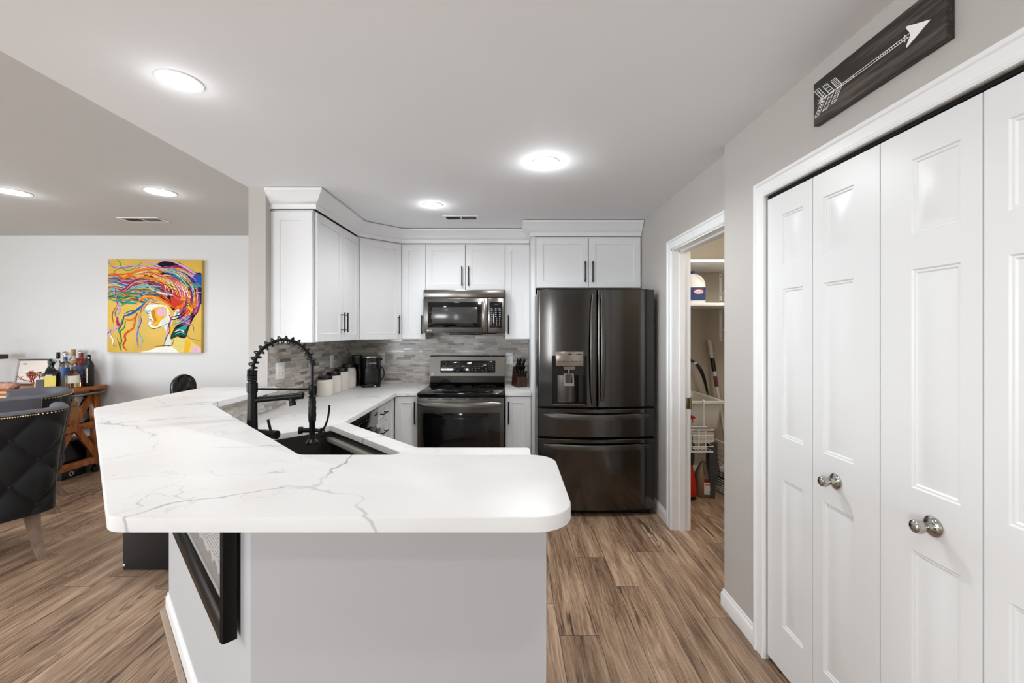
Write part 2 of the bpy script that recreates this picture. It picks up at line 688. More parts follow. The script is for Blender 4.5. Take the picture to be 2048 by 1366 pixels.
# ================================================================== the room
ZC, ZD = 2.43, 2.45
b = B(); b.box(-6.6, 2.8, -4.3, 4.6, -.06, 0)
struct(b, 'floor', M['floor'], 'brown oak-look laminate plank floor', 'floor')
b = B(); b.box(-1.772, 2.8, -4.3, 4.6, ZC, ZC + .15)
struct(b, 'ceiling', M['ceil'], 'flat off-white kitchen ceiling with small round downlights', 'ceiling')
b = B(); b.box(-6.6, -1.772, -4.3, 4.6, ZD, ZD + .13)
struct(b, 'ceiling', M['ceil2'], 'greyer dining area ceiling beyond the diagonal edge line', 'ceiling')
b = B(); b.box(-6.6, 1.31, 4.44, 4.56, 0, ZD)
struct(b, 'wall_back', M['wall_pale'], 'pale grey back wall behind the painting and cabinets', 'wall')
b = B(); b.box(-1.772, -1.655, 2.89, 4.44, 0, ZC)
struct(b, 'wall_left', M['wall'], 'greige wall end between dining area and left cabinets', 'wall')
# wall beside the fridge with the laundry doorway
b = B()
b.box(1.195, 1.31, 3.10, 4.56, 0, ZC)
b.box(1.195, 1.31, 2.30, 3.10, 2.05, ZC)
b.box(1.195, 1.31, 2.239, 2.30, 0, ZC)
struct(b, 'wall_right_rear', M['wall'], 'greige wall beside the fridge around the laundry doorway', 'wall')
# closet wall with the bifold opening
b = B()
b.box(1.14, 1.24, 1.878, 2.239, 0, ZC)
b.box(1.14, 1.24, .727, 1.878, 2.049, ZC)
b.box(1.14, 1.24, -4.3, .727, 0, ZC)
b.box(1.24, 1.80, 2.12, 2.239, 0, ZC)
b.box(1.24, 1.80, .5, .6, 0, ZC)
b.box(1.80, 1.9, .5, 2.239, 0, ZC)
struct(b, 'wall_right', M['wall'], 'greige closet wall around the white bifold doors', 'wall')
# laundry room shell
b = B()
b.box(1.31, 2.8, 4.30, 4.42, 0, ZC)
b.box(2.5, 2.6, 2.239, 4.30, 0, ZC)
b.box(1.8, 2.5, 2.15, 2.239, 0, ZC)
struct(b, 'wall_right_back', plain('laundry_wall_paint', '#b9b0a2', .6, var=.02, scale=3), 'beige laundry room wall behind the shelves', 'wall')
# rear and dining walls behind / beside the viewer, with window openings
b = B()
for x0, x1 in ((-6.6, -5.1), (-2.9, -1.45), (-1.15, 1.24)):
    b.box(x0, x1, -4.2, -4.1, 0, ZC)
b.box(-5.1, -2.9, -4.2, -4.1, 0, .8); b.box(-5.1, -2.9, -4.2, -4.1, 2.1, ZC)
b.box(-1.45, -1.15, -4.2, -4.1, 2.1, ZC); b.box(-1.45, -1.15, -4.2, -4.1, 0, .1)
struct(b, 'wall_front', M['wall_pale'], 'pale wall opposite the kitchen with tall sidelight', 'wall')
b = B()
b.box(-6.5, -6.4, -4.1, -.3, 0, ZD); b.box(-6.5, -6.4, 2.3, 4.44, 0, ZD)
b.box(-6.5, -6.4, -.3, 2.3, 0, .65); b.box(-6.5, -6.4, -.3, 2.3, 2.15, ZD)
struct(b, 'wall_left_side', M['wall_pale'], 'pale dining room wall with wide window', 'wall')


def window(name, axis, at, a0, a1, z0, z1, label, n=2):
    b = B()
    w = .05
    cuts = [a0 + (a1 - a0) * k / n for k in range(n + 1)]

    def bx(p0, p1, q0, q1):
        if axis == 'x':
            b.box(p0, p1, at - .03, at + .03, q0, q1)
        else:
            b.box(at - .03, at + .03, p0, p1, q0, q1)
    bx(a0, a1, z0, z0 + w); bx(a0, a1, z1 - w, z1)
    for k, c in enumerate(cuts):
        s = max(a0, min(a1 - w, c - w / 2))
        bx(s, s + w, z0 + w, z1 - w)
    return struct(b, name, M['trim'], label, 'window')


window('window_1', 'x', -4.15, -1.45, -1.15, .1, 2.1, 'tall narrow white framed sidelight opposite the kitchen', 1)
window('window_2', 'x', -4.15, -5.1, -2.9, .8, 2.1, 'white framed window opposite the dining area')
window('window_3', 'y', -6.45, -.3, 2.3, .65, 2.15, 'white framed dining room window', 3)

# peninsula knee wall
b = B()
b.prism([(-1.772, 2.89), (-1.772, 2.212), (-.684, 1.125), (.10, 1.125), (.10, 1.245), (-.634, 1.245), (-1.655, 2.266), (-1.655, 2.89)], 0, 1.038)
struct(b, 'wall_center', M['knee'], 'light grey half wall carrying the white bar top', 'half wall')

# baseboards
BB = [(0, 0), (.013, 0), (.013, .065), (.011, .072), (.006, .078), (.006, .088), (.003, .092), (0, .092)]
b = B(); b.sweep([(-1.772, 2.89), (-1.772, 2.212), (-.684, 1.125), (.10, 1.125), (.10, 1.245)], BB, side=1)
struct(b, 'baseboard_center', M['trim'], 'white baseboard along the foot of the half wall', 'baseboard')
b = B(); b.sweep([(1.14, 1.952), (1.14, 2.239), (1.195, 2.239)], BB, side=-1)
struct(b, 'baseboard_right', M['trim'], 'short white baseboard beside the bifold door casing', 'baseboard')
b = B(); b.sweep([(1.195, 3.175), (1.195, 3.95)], BB, side=-1)
struct(b, 'baseboard_right_rear', M['trim'], 'white baseboard between fridge and laundry doorway', 'baseboard')
b = B(); b.sweep([(-6.4, 4.44), (-1.772, 4.44)], BB, side=1)
b.sweep([(-1.772, 4.44), (-1.772, 2.89)], BB, side=1)
struct(b, 'baseboard_back', M['trim'], 'white baseboard under the painting wall', 'baseboard')
b = B(); b.sweep([(1.31, 4.30), (2.5, 4.30)], BB, side=1)
struct(b, 'baseboard_right_back', M['trim'], 'white baseboard in the laundry room', 'baseboard')
# quarter-round strip in a carpet-like tan along the half wall (diagonal part)
b = B(); b.sweep([(-1.79, 2.21), (-.69, 1.107)], [(0, 0), (.022, 0), (.018, .008), (.004, .012), (0, .012)], side=1)
struct(b, 'trim_1', plain('tan_edge_strip', '#b09a86', .8, var=.35, scale=260), 'tan speckled edge strip on the floor along the half wall', 'floor edge strip')


def casing(name, xface, y0, y1, z1, w, label, hand_near=True):
    """flat moulded casing on a wall whose face is x = xface (room on the -x side), opening y0..y1"""
    prof = [(0, 0), (0, -.010), (.006, -.014), (.012, -.014), (.016, -.011), (.05 * w / .07, -.013), (.055 * w / .07, -.018), (w - .003, -.018), (w, -.014), (w, 0)]
    b = B()
    # path in the (y,z) plane: up the far side, over, down the near side; swept as rings
    path = [(y1, 0), (y1, z1), (y0, z1), (y0, 0)]
    outs = [(1, 0), (1, 1), (-1, 1), (-1, 0)]
    rings = []
    for (py, pz), (oy, oz) in zip(path, outs):
        rings.append([(xface + d, py + oy * o, pz + oz * o) for o, d in prof])
    b.ring_loft(rings)
    return struct(b, name, M['trim'], label, 'door casing')


casing('trim_2', 1.14, .727, 1.878, 2.049, .070, 'white moulded casing around the bifold doors')
casing('trim_3', 1.195, 2.31, 3.095, 2.045, .070, 'white moulded casing around the laundry doorway')
# laundry jamb with stop and hinge
t = thing('door_2', 'white laundry door jamb with brass hinge leaf', 'door jamb'); t['kind'] = 'structure'
b = B()
b.box(1.19, 1.325, 3.085, 3.10, 0, 2.05)
b.box(1.19, 1.325, 2.305, 2.32, 0, 2.05)
b.box(1.19, 1.325, 2.305, 3.10, 2.035, 2.05)
b.box(1.245, 1.282, 3.073, 3.085, 0, 2.035); b.box(1.245, 1.282, 2.32, 3.085, 2.023, 2.035)
b.ob('jamb', M['trim'], t)
b = B()
b.box(1.292, 1.322, 3.081, 3.0855, .885, .965, .004)
b.cyl((1.325, 3.081, .88), (1.325, 3.081, .97), .006, n=10)
for z in (.9, .925, .95):
    b.cyl((1.305, 3.0815, z), (1.305, 3.080, z), .004, n=8)
tag(b.ob('hinge', plain('old_brass', '#8d7f62', .35, 1.0), t), 'brass hinge')
# laundry ceiling is the shared ceiling; black strip paints the shaded gap over the bifolds
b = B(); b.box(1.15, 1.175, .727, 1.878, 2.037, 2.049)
struct(b, 'gap_shade_strip', M['gap'], 'black strip painting the dark gap above the bifold doors', 'dark gap strip')

# ------------------------------------------------------------------ bifold doors


def leaf(b, y0, y1, z0, z1, far_wide, xf=1.145, th=.03):
    """one moulded leaf; y1 is the far edge. far_wide: wide stile on the far side"""
    wide, nar, pw = .099, .050, None
    pa, pb = (y0 + nar, y1 - wide) if far_wide else (y0 + wide, y1 - nar)
    zs = [(.215, .834), (1.010, 1.628), (1.728, 1.940)]
    xb = xf + th
    # stiles and rails
    b.box(xf, xb, y0, pa, z0, z1)
    b.box(xf, xb, pb, y1, z0, z1)
    e = [z0] + [v for q in zs for v in q] + [z1]
    for k in range(0, len(e), 2):
        b.box(xf, xb, pa, pb, e[k], e[k + 1], m=1)
    for c, d in zs:
        def ring(i, dx):
            return [(xf + dx, pa + i, c + i), (xf + dx, pb - i, c + i), (xf + dx, pb - i, d - i), (xf + dx, pa + i, d - i)]
        b.ring_loft([ring(0, 0), ring(.004, .004), ring(.009, .004), ring(.013, .0075), ring(.018, .0075), ring(.043, .001)], cap0=False)


def bifold(name, label, edges, kl, knob_y, first_far):
    t = thing(name, label, 'bifold door'); t['kind'] = 'structure'
    wide = first_far
    for y0, y1 in edges:
        b = B(); leaf(b, y0, y1, .025, 2.030, wide)
        b.ob('leaf_panel', [M['door'], M['door_h']], t, smooth=25)
        wide = not wide
    b = B()
    R = align((-1, 0, 0))
    b.lathe([(.0, 0), (.026, 0), (.027, .004), (.022, .008), (.012, .011), (.010, .02), (.0115, .026), (.015, .030), (.0185, .038), (.019, .045), (.016, .053), (.009, .058), (0, .059)], (1.145, knob_y, .927), 28, 0, R)
    tag(b.ob('knob', M['chrome'], t), kl)
    return t


G = .0018
bifold('door_1', 'far pair of white six-panel bifold door leaves', [(1.596 + G, 1.878 - .004), (1.306 + G, 1.596 - G)], 'polished nickel knob', 1.483, True)
bifold('door_3', 'near pair of white bifold door leaves nearest the camera', [(1.0225 + G, 1.306 - G), (.732, 1.0225 - G)], 'polished nickel knob', 1.142, True)
b = B(); b.box(1.15, 1.185, 1.80, 1.874, .001, .006); b.box(1.15, 1.154, 1.80, 1.874, .006, .02); b.cyl((1.165, 1.85, .006), (1.165, 1.85, .025), .005, n=10)
tag(b.ob('floor_bracket', M['lsteel']), 'small steel pivot bracket on the floor under the bifold door', 'bracket')

# ------------------------------------------------------------------ downlights and vents


def downlight(x, y, z, label, power, r=.058, group='recessed ceiling downlights'):
    t = thing('ceiling_downlight', label, 'ceiling light', (x, y, z), group=group)
    b = B(); b.lathe([(r, .03), (r, -.002), (r + .006, -.005), (r + .02, -.004), (r + .021, 0)], n=40, cap0=False, cap1=False)
    b.ob('trim_ring', M['trim'], t)
    b = B(); b.lathe([(r, 0.0), (r, -.003), (r * .8, -.0045)], n=40)
    b.ob('lens', M['ledwhite'], t)
    # the beam, and the little light the frosted lens spills sideways along the ceiling
    for nm, kind, pw, dz in (('downlight_beam', 'SPOT', power * .96, -.02), ('downlight_spill', 'POINT', power * .035, -.05)):
        l = bpy.data.lights.new(nm, kind)
        l.energy = pw
        l.color = (.94, .975, 1)
        if kind == 'SPOT':
            l.spot_size = math.radians(164)
            l.spot_blend = .6
        l.shadow_soft_size = .055
        o = bpy.data.objects.new(nm, l)
        COL.objects.link(o)
        o.parent = t
        o.location = (0, 0, dz)
    return t


PW = 56
downlight(-1.286, 1.66, ZC, 'downlight above the bar top, nearest the camera', PW * .3)
downlight(.214, 2.453, ZC, 'downlight in the aisle ceiling in front of the fridge', PW * 1.15)
downlight(-.59, 3.294, ZC, 'downlight in the ceiling in front of the microwave', PW * .56)
downlight(-2.5, 3.046, ZD, 'downlight in the dining ceiling above the painting', PW * .5, .075)
downlight(-3.56, 3.046, ZD, 'dining ceiling downlight cut by the left picture edge', PW * .5, .075)
downlight(.25, .1, ZC, 'added unseen downlight above the camera by the closet', PW * .45)  # from here on, unseen downlights added to help light the room
downlight(-1.3, -.9, ZC, 'added unseen downlight behind the camera', PW * .7)
downlight(-3.2, .6, ZD, 'added unseen downlight over the dining table', PW * .4, .075)
downlight(-4.6, .6, ZD, 'added unseen downlight by the dining room window', PW * .4, .075)


def vent(x, y, z, w, d, label):
    t = thing('ceiling_vent', label, 'air vent', (x, y, z))
    b = B()
    b.prism([(-w / 2, -d / 2), (w / 2, -d / 2), (w / 2, d / 2), (-w / 2, d / 2)], -.005, 0,
            [[(-w / 2 + .02, -d / 2 + .02), (-.006, -d / 2 + .02), (-.006, d / 2 - .02), (-w / 2 + .02, d / 2 - .02)],
             [(.006, -d / 2 + .02), (w / 2 - .02, -d / 2 + .02), (w / 2 - .02, d / 2 - .02), (.006, d / 2 - .02)]])
    b.ob('frame', M['trim'], t)
    b = B()
    for s in (-1, 1):
        c = s * (w / 4 - .005)
        n = 12
        for k in range(n):
            xx = c - (w / 4 - .018) + (w / 2 - .036) * (k + .5) / n
            b.box(-.0006, .0006, -d / 2 + .02, d / 2 - .02, -.005, .005, M=Matrix.Translation((xx, 0, -.001)) @ Matrix.Rotation(s * .6, 4, 'Y'))
    b.ob('louvres', plain('vent_louvre_grey', '#8a8884', .5), t)
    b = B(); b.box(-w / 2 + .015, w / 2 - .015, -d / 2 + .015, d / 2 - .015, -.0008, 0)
    b.ob('duct_shade', M['gap'], t)  # flat black sheet paints the shade behind the louvres
    return t


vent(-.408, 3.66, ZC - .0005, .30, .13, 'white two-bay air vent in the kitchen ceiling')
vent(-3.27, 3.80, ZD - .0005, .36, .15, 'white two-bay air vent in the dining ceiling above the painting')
# ================================================================== cabinets
RAIL = .058


def shaker(b, x0, x1, z0, z1, yf, th=.02, rail=RAIL, rec=.008):
    """shaker front whose face is at y = yf (facing -y)"""
    rail = min(rail, (x1 - x0) * .32)
    yb = yf + th

    def ring(i, dy):
        return [(x0 + i, yf + dy, z0 + i), (x1 - i, yf + dy, z0 + i), (x1 - i, yf + dy, z1 - i), (x0 + i, yf + dy, z1 - i)]
    b.ring_loft([ring(0, th), ring(0, .0012), ring(.0012, 0), ring(rail, 0), ring(rail + .0015, rec)], cap0=True)
    return b


def pull(name, parent, x, yf, z0, z1, horizontal=False, x1=None):
    """black bar pull standing off the front at y = yf"""
    b = B()
    r, so = .0055, .030
    if horizontal:
        b.cyl((x, yf - so, z0), (x1, yf - so, z0), r, n=12)
        for q in (x + .02, x1 - .02):
            b.cyl((q, yf, z0), (q, yf - so, z0), .0045, n=10)
    else:
        b.cyl((x, yf - so, z0), (x, yf - so, z1), r, n=12)
        for q in (z0 + .02, z1 - .02):
            b.cyl((x, yf, q), (x, yf - so, q), .0045, n=10)
    return tag(b.ob(name, M['blackmetal'], parent), 'matte black bar pull')


def cab_door(t, x0, x1, z0, z1, yf, hx=None, hz=None, th=.02):
    b = B(); shaker(b, x0, x1, z0, z1, yf, th)
    d = b.ob('door', M['cab'], t, smooth=20)
    if hx is not None:
        pull('handle', d, hx, yf, hz[0], hz[1])
    return d


ZU0, ZU1 = 1.37, 2.30
# two-door unit on the left wall (local +x = world +Y, front faces world +X)
t = thing('wall_cabinet', 'white two-door wall cabinet on the left wall, its shaker end facing the bar', 'cabinet', (-1.655, 2.95, 0), PI / 2)
b = B(); b.box(.015, .85, -.288, 0, ZU0, ZU1); b.ob('body', M['cab'], t)
cab_door(t, .035, .487, ZU0 + .004, 2.285, -.31, .487 - .030, (1.44, 1.60))
cab_door(t, .491, .847, ZU0 + .004, 2.285, -.31, .491 + .030, (1.44, 1.60))
b = B()
e = B()
# end panel faces world -Y: build with fronts on local -x
Rm = Matrix.Rotation(-PI / 2, 4, 'Z')
shaker(e, 0.0, .286, ZU0 + .002, 2.285, 0, .015, .062)
bmesh.ops.transform(e.bm, matrix=Matrix.Translation((0, 0, 0)) @ Matrix.Rotation(-PI / 2, 4, 'Z'), verts=e.bm.verts)
e.ob('end_panel', M['cab'], t, smooth=20)
b.bm.free()

# diagonal corner unit
t = thing('wall_cabinet', 'white diagonal corner wall cabinet with one wide door', 'cabinet', (-1.345, 3.802, 0), PI / 4)
L = .31 * math.sqrt(2)
b = B(); b.prism([(-1.655, 3.802), (-1.36, 3.802), (-1.035, 4.127), (-1.035, 4.44), (-1.655, 4.44)], ZU0, ZU1,
                 M=Matrix.Rotation(-PI / 4, 4, 'Z') @ Matrix.Translation((1.345, -3.802, 0)))
b.ob('body', M['cab'], t)
cab_door(t, .012, L - .012, ZU0 + .004, 2.285, -.008, L - .045, (1.42, 1.60))


def back_upper(x0, x1, z0, doors, label, hz, y=4.44, d=.33, zt=2.285, extra=None, hand='h'):
    t = thing('wall_cabinet', label, 'cabinet', (x0, y, 0))
    b = B(); b.box(.0005, x1 - x0 - .0005, -d + .022, 0, z0, ZU1); b.ob('body', M['cab'], t)
    for a, c, hx in doors:
        cab_door(t, a - x0 + .002, c - x0 - .002, z0 + .004, zt, -d, hx - x0, hz)
    return t


back_upper(-1.035, -.803, ZU0, [(-1.035, -.803, -.803 - .032)], 'narrow white wall cabinet between corner unit and microwave', (1.42, 1.60))
back_upper(-.803, -.033, 1.845, [(-.803, -.420, -.420 - .030), (-.416, -.033, -.416 + .030)], 'white two-door wall cabinet above the microwave', (1.885, 2.075))
back_upper(-.033, .205, ZU0, [(-.033, .205, -.033 + .032)], 'narrow white wall cabinet between microwave and fridge', (1.42, 1.60))
t = back_upper(.243, 1.19, 1.838, [(.250, .715, .715 - .032), (.719, 1.186, .719 + .032)], 'white two-door cabinet above the fridge with tall side panel', (1.885, 2.075), d=.64)
b = B(); b.box(.205 - .243, -.001, -.63, 0, 0, ZU1, .001); b.ob('side_panel', M['cab'], t)

# crown moulding (with flat frieze)
CR = [(0, 2.30), (.010, 2.298), (.010, 2.326), (.014, 2.333), (.022, 2.336), (.034, 2.352), (.05, 2.376), (.066, 2.396), (.078, 2.408), (.078, 2.424), (0, 2.424)]
b = B(); b.sweep([(-1.655, 2.95), (-1.345, 2.95), (-1.345, 3.802), (-1.035, 4.112), (.205, 4.112), (.205, 3.80), (1.19, 3.80)], CR, side=1)
struct(b, 'trim_5', M['cab'], 'white crown moulding running along the tops of the wall cabinets', 'crown moulding', smooth=35)

# ------------------------------------------------------------------ base cabinets
CT = .90


def base_body(b, x0, x1, d, M_=None):
    b.box(x0, x1, -d + .022, 0, .10, .869)
    b.box(x0, x1, -d + .09, -d + .10, 0, .10)


# drawer unit on the left run
t = thing('base_cabinet', 'white drawer base cabinet beside the dishwasher', 'cabinet', (-1.655, 3.26, 0), PI / 2)
b = B(); base_body(b, 0, .53, .635); b.ob('body', M['cab'], t)
for z0, z1 in ((.715, .862), (.445, .710), (.108, .440)):
    b = B(); shaker(b, .004, .318, z0, z1, -.635, rail=.045)
    d = b.ob('drawer', M['cab'], t, smooth=20)
    pull('handle', d, .09, -.635, (z0 + z1) / 2 + (.0 if z0 > .7 else .06), 0, True, .235)
b = B(); shaker(b, .322, .512, .108, .862, -.635, rail=.05)
b.ob('door', M['cab'], t, smooth=20)
# corner unit on the back run left of the range
t = thing('base_cabinet', 'white corner base cabinet left of the range', 'cabinet', (-1.02, 4.44, 0))
b = B(); base_body(b, 0, .213, .642); b.ob('body', M['cab'], t)
cab_door(t, .002, .207, .108, .862, -.642, .207 - .024, (.62, .82))
# narrow unit right of the range
t = thing('base_cabinet', 'narrow white base cabinet between range and fridge', 'cabinet', (-.028, 4.44, 0))
b = B(); base_body(b, 0, .231, .642); b.ob('body', M['cab'], t)
cab_door(t, .003, .226, .108, .862, -.642, .003 + .026, (.62, .82))
# sink base on the diagonal (front faces the kitchen)
t = thing('base_cabinet', 'white diagonal sink base cabinet behind the bar', 'cabinet', (-.455, 2.0, 0), PI * .75)
Ti = Matrix.Rotation(-PI * .75, 4, 'Z') @ Matrix.Translation((.455, -2.0, 0))
b = B()
b.prism([(-.46, 1.985), (-1.0, 2.525), (-1.0, 2.60), (-1.64, 2.60), (-1.64, 2.285), (-.62, 1.265), (-.46, 1.265)], .10, .64, M=Ti)
b.box(.01, .75, .0, .02, .64, .869)
b.ob('body', M['cab'], t)
cab_door(t, .03, .375, .108, .862, -.022, .345, (.66, .80))
cab_door(t, .379, .725, .108, .862, -.022, .409, (.66, .80))
# peninsula unit
t = thing('base_cabinet', 'white base cabinet at the peninsula end behind the bar', 'cabinet', (.085, 1.265, 0), PI)
b = B(); b.box(0, .53, -.70, 0, .10, .869); b.box(0, .53, -.63, -.62, 0, .10); b.ob('body', M['cab'], t)
cab_door(t, .004, .262, .108, .862, -.722, .235, (.66, .80))
cab_door(t, .266, .526, .108, .862, -.722, .293, (.66, .80))

# ------------------------------------------------------------------ worktops
# sink cut-out: long axis e=(.7071,-.7071), depth axis f=(-.7071,-.7071)
S0 = Vector((-1.036, 2.474)); EX = Vector((.7071, -.7071)); FX = Vector((-.7071, -.7071))


def sk(u, v):
    p = S0 + EX * u + FX * v
    return (p.x, p.y)


SW, SD = .775, .43
hole = rpoly([sk(0, 0), sk(SW, 0), sk(SW, SD), sk(0, SD)], .012, 3)
main = [(-1.645, 4.43), (-1.645, 2.279), (-.622, 1.256), (.10, 1.256), (.10, 2.012), (-.432, 2.012), (-.998, 2.578), (-.998, 3.785), (-.806, 3.785), (-.806, 4.43)]
main = rpoly(main, [0, 0, 0, 0, .02, .03, .02, .02, .002, 0], 4)
b = B(); b.prism(main, .87, CT, [hole], bev=.002, seg=2)
tag(b.ob('countertop', M['quartz']), 'white veined quartz worktop with sink cut-out running from bar to range', 'countertop')
b = B(); b.prism(rpoly([(-.03, 3.785), (.203, 3.785), (.203, 4.43), (-.03, 4.43)], [.003, .003, 0, 0], 2), .87, CT, bev=.002, seg=2)
tag(b.ob('countertop', M['quartz']), 'short white quartz worktop under the knife block', 'countertop')
bar = rpoly([(.14, .873), (-.826, .873), (-2.06, 2.107), (-2.06, 2.886), (-1.575, 2.886), (-1.575, 2.243), (-.648, 1.316), (.14, 1.316)], [.085, .075, .06, .0, .0, .02, .04, .075], 8)
bar.reverse()
b = B(); b.prism(bar, 1.039, 1.07, bev=.003, seg=3)
tag(b.ob('bar_counter', M['quartz']), 'large raised white quartz bar counter with rounded corners on the half wall', 'bar counter')

# ------------------------------------------------------------------ mosaic backsplash
t = thing('tile_backsplash', 'grey and beige mosaic strip tile backsplash above the worktop', 'backsplash')
b = B(); b.box(-1.645, .204, 4.43, 4.4395, CT, 1.46); b.ob('back_tiles', M['tile_x'], t)
b = B(); b.box(-1.6545, -1.645, 2.896, 4.43, CT, 1.372); b.box(-1.6545, -1.645, 2.28, 2.89, CT, 1.038)
b.ob('side_tiles', M['tile_y'], t)
b = B(); b.prism([(-1.6545, 2.268), (-.634, 1.2475), (-.625, 1.256), (-1.6485, 2.2795)], CT, 1.038)
b.ob('diagonal_tiles', M['tile_d'], t)
b = B(); b.box(-1.6545, -1.641, 2.888, 2.896, CT, 1.372, .001); b.ob('edge_strip', plain('grey_edge_strip', '#b9b6b2', .5), t)


def outlet(label, x, y, rz, w, gangs, kind='switch'):
    t = thing('outlet_plate', label, 'outlet plate', (x, y, 1.165), rz)
    b = B(); b.box(-w / 2, w / 2, -.005, 0, -.06, .06, .0025)
    b.ob('plate', M['white'], t)
    for k in range(gangs):
        cx = (k - (gangs - 1) / 2) * .046
        b = B(); b.box(cx - .0165, cx + .0165, -.0075, -.004, -.034, .034, .001)
        b.ob('rocker' if (k == 0 and gangs > 1) else 'socket', M['white'], t)
        if not (k == 0 and gangs > 1):
            b = B()
            for z in (-.018, .018):
                for s in (-.0055, .0055):
                    b.box(cx + s - .0011, cx + s + .0011, -.0079, -.007, z - .004, z + .005)
                b.cyl((cx, -.0079, z - .009), (cx, -.007, z - .009), .0022, n=8)
            b.ob('slots', M['gap'], t)
    return t


outlet('white double plate with switch and socket on the tiles behind the faucet', -1.645, 3.048, PI / 2, .118, 2)
outlet('white single socket plate on the tiles behind the canisters', -1.645, 3.95, PI / 2, .072, 1)
outlet('white single socket plate behind the coffee maker', -1.325, 4.43, 0, .072, 1)
outlet('white single socket plate behind the knife block', .01, 4.43, 0, .072, 1)
# ================================================================== refrigerator
FY = 3.32
t = thing('refrigerator', 'tall black stainless french-door refrigerator with ice and water dispenser', 'refrigerator', (.691, FY, 0))
HW = .459
b = B(); b.box(-HW + .006, HW - .006, .085, .86, .03, 1.765, .004); b.box(-HW + .02, HW - .02, .06, .80, .0, .06)
b.box(-HW + .04, -HW + .16, .03, .2, 1.762, 1.782, .003); b.box(HW - .16, HW - .04, .03, .2, 1.762, 1.782, .003)
b.ob('case', M['blackplastic'], t)


def curved_front(b, x0, x1, z0, z1, hole=None, th=.075, n=26, r=.012, c0=0.0):
    """door skin bowed outwards over the whole refrigerator width, with soft vertical edges"""
    def fy(x):
        u = (x - c0) / HW
        e = min(x - x0, x1 - x)
        rr = r - math.sqrt(max(0, r * r - max(0, r - e) ** 2)) if e < r else 0
        return .045 * u * u + rr - .030
    xs = sorted(set([x0 + (x1 - x0) * k / n for k in range(n + 1)] + [x0 + r * q for q in (.15, .4, .7, 1)] + [x1 - r * q for q in (.15, .4, .7, 1)] + (list(hole[:2]) if hole else [])))
    zs = sorted(set([z0, z0 + .004, z1 - .004, z1] + (list(hole[2:]) if hole else [])))

    def dz(z):
        return .004 if (z in (z0, z1)) else 0
    V = {}
    for i, x in enumerate(xs):
        for j, z in enumerate(zs):
            V[i, j] = b.bm.verts.new((x, fy(x) + dz(z), z))
    for i in range(len(xs) - 1):
        for j in range(len(zs) - 1):
            if hole and xs[i] >= hole[0] - 1e-9 and xs[i + 1] <= hole[1] + 1e-9 and zs[j] >= hole[2] - 1e-9 and zs[j + 1] <= hole[3] + 1e-9:
                continue
            b.bm.faces.new((V[i, j], V[i + 1, j], V[i + 1, j + 1], V[i, j + 1]))
    # sides back to the case
    I, J = len(xs) - 1, len(zs) - 1
    W = {}

    def back(i, j):
        if (i, j) not in W:
            W[i, j] = b.bm.verts.new((xs[i], th, zs[j]))
        return W[i, j]
    for i in range(I):
        b.bm.faces.new((V[i, 0], back(i, 0), back(i + 1, 0), V[i + 1, 0]))
        b.bm.faces.new((V[i, J], V[i + 1, J], back(i + 1, J), back(i, J)))
    for j in range(J):
        b.bm.faces.new((V[0, j], V[0, j + 1], back(0, j + 1), back(0, j)))
        b.bm.faces.new((V[I, j], back(I, j), back(I, j + 1), V[I, j + 1]))
    if hole:
        ia, ib = xs.index(hole[0]), xs.index(hole[1])
        ja, jb = zs.index(hole[2]), zs.index(hole[3])
        loop = [(i, ja) for i in range(ia, ib)] + [(ib, j) for j in range(ja, jb)] + [(i, jb) for i in range(ib, ia, -1)] + [(ia, j) for j in range(jb, ja, -1)]
        Q = {p: b.bm.verts.new((V[p].co.x, .06, V[p].co.z)) for p in loop}
        for k, p in enumerate(loop):
            q = loop[(k + 1) % len(loop)]
            f = b.bm.faces.new((V[p], Q[p], Q[q], V[q])); f.material_index = 1
        f = b.bm.faces.new([Q[p] for p in loop]); f.material_index = 1
    return fy


def bow_handle(name, parent, pts, w, d, mat, label=None):
    """flat bowed bar handle: rectangular section swept along pts; w = across, d = depth"""
    pts = [Vector(p) for p in pts]
    rings = []
    horiz = abs(pts[0].x - pts[-1].x) > abs(pts[0].z - pts[-1].z)
    for i, p in enumerate(pts):
        k = min(i, len(pts) - 1 - i) / 2.0
        s = min(1.0, .55 + .45 * k)
        if horiz:
            prof = [(0, -d / 2, -w / 2 * s), (0, d / 2, -w / 2 * s), (0, d / 2, w / 2 * s), (0, -d / 2 * .4, w / 2 * s), (0, -d / 2, w / 2 * s * .6)]
        else:
            prof = [(-w / 2 * s, -d / 2 * .7, 0), (-w * .3 * s, -d / 2, 0), (w * .3 * s, -d / 2, 0), (w / 2 * s, -d / 2 * .7, 0), (w / 2 * s, d / 2, 0), (-w / 2 * s, d / 2, 0)]
        rings.append([p + Vector(q) for q in prof])
    b = B(); b.ring_loft(rings)
    return tag(b.ob(name, mat, parent, smooth=40), label)


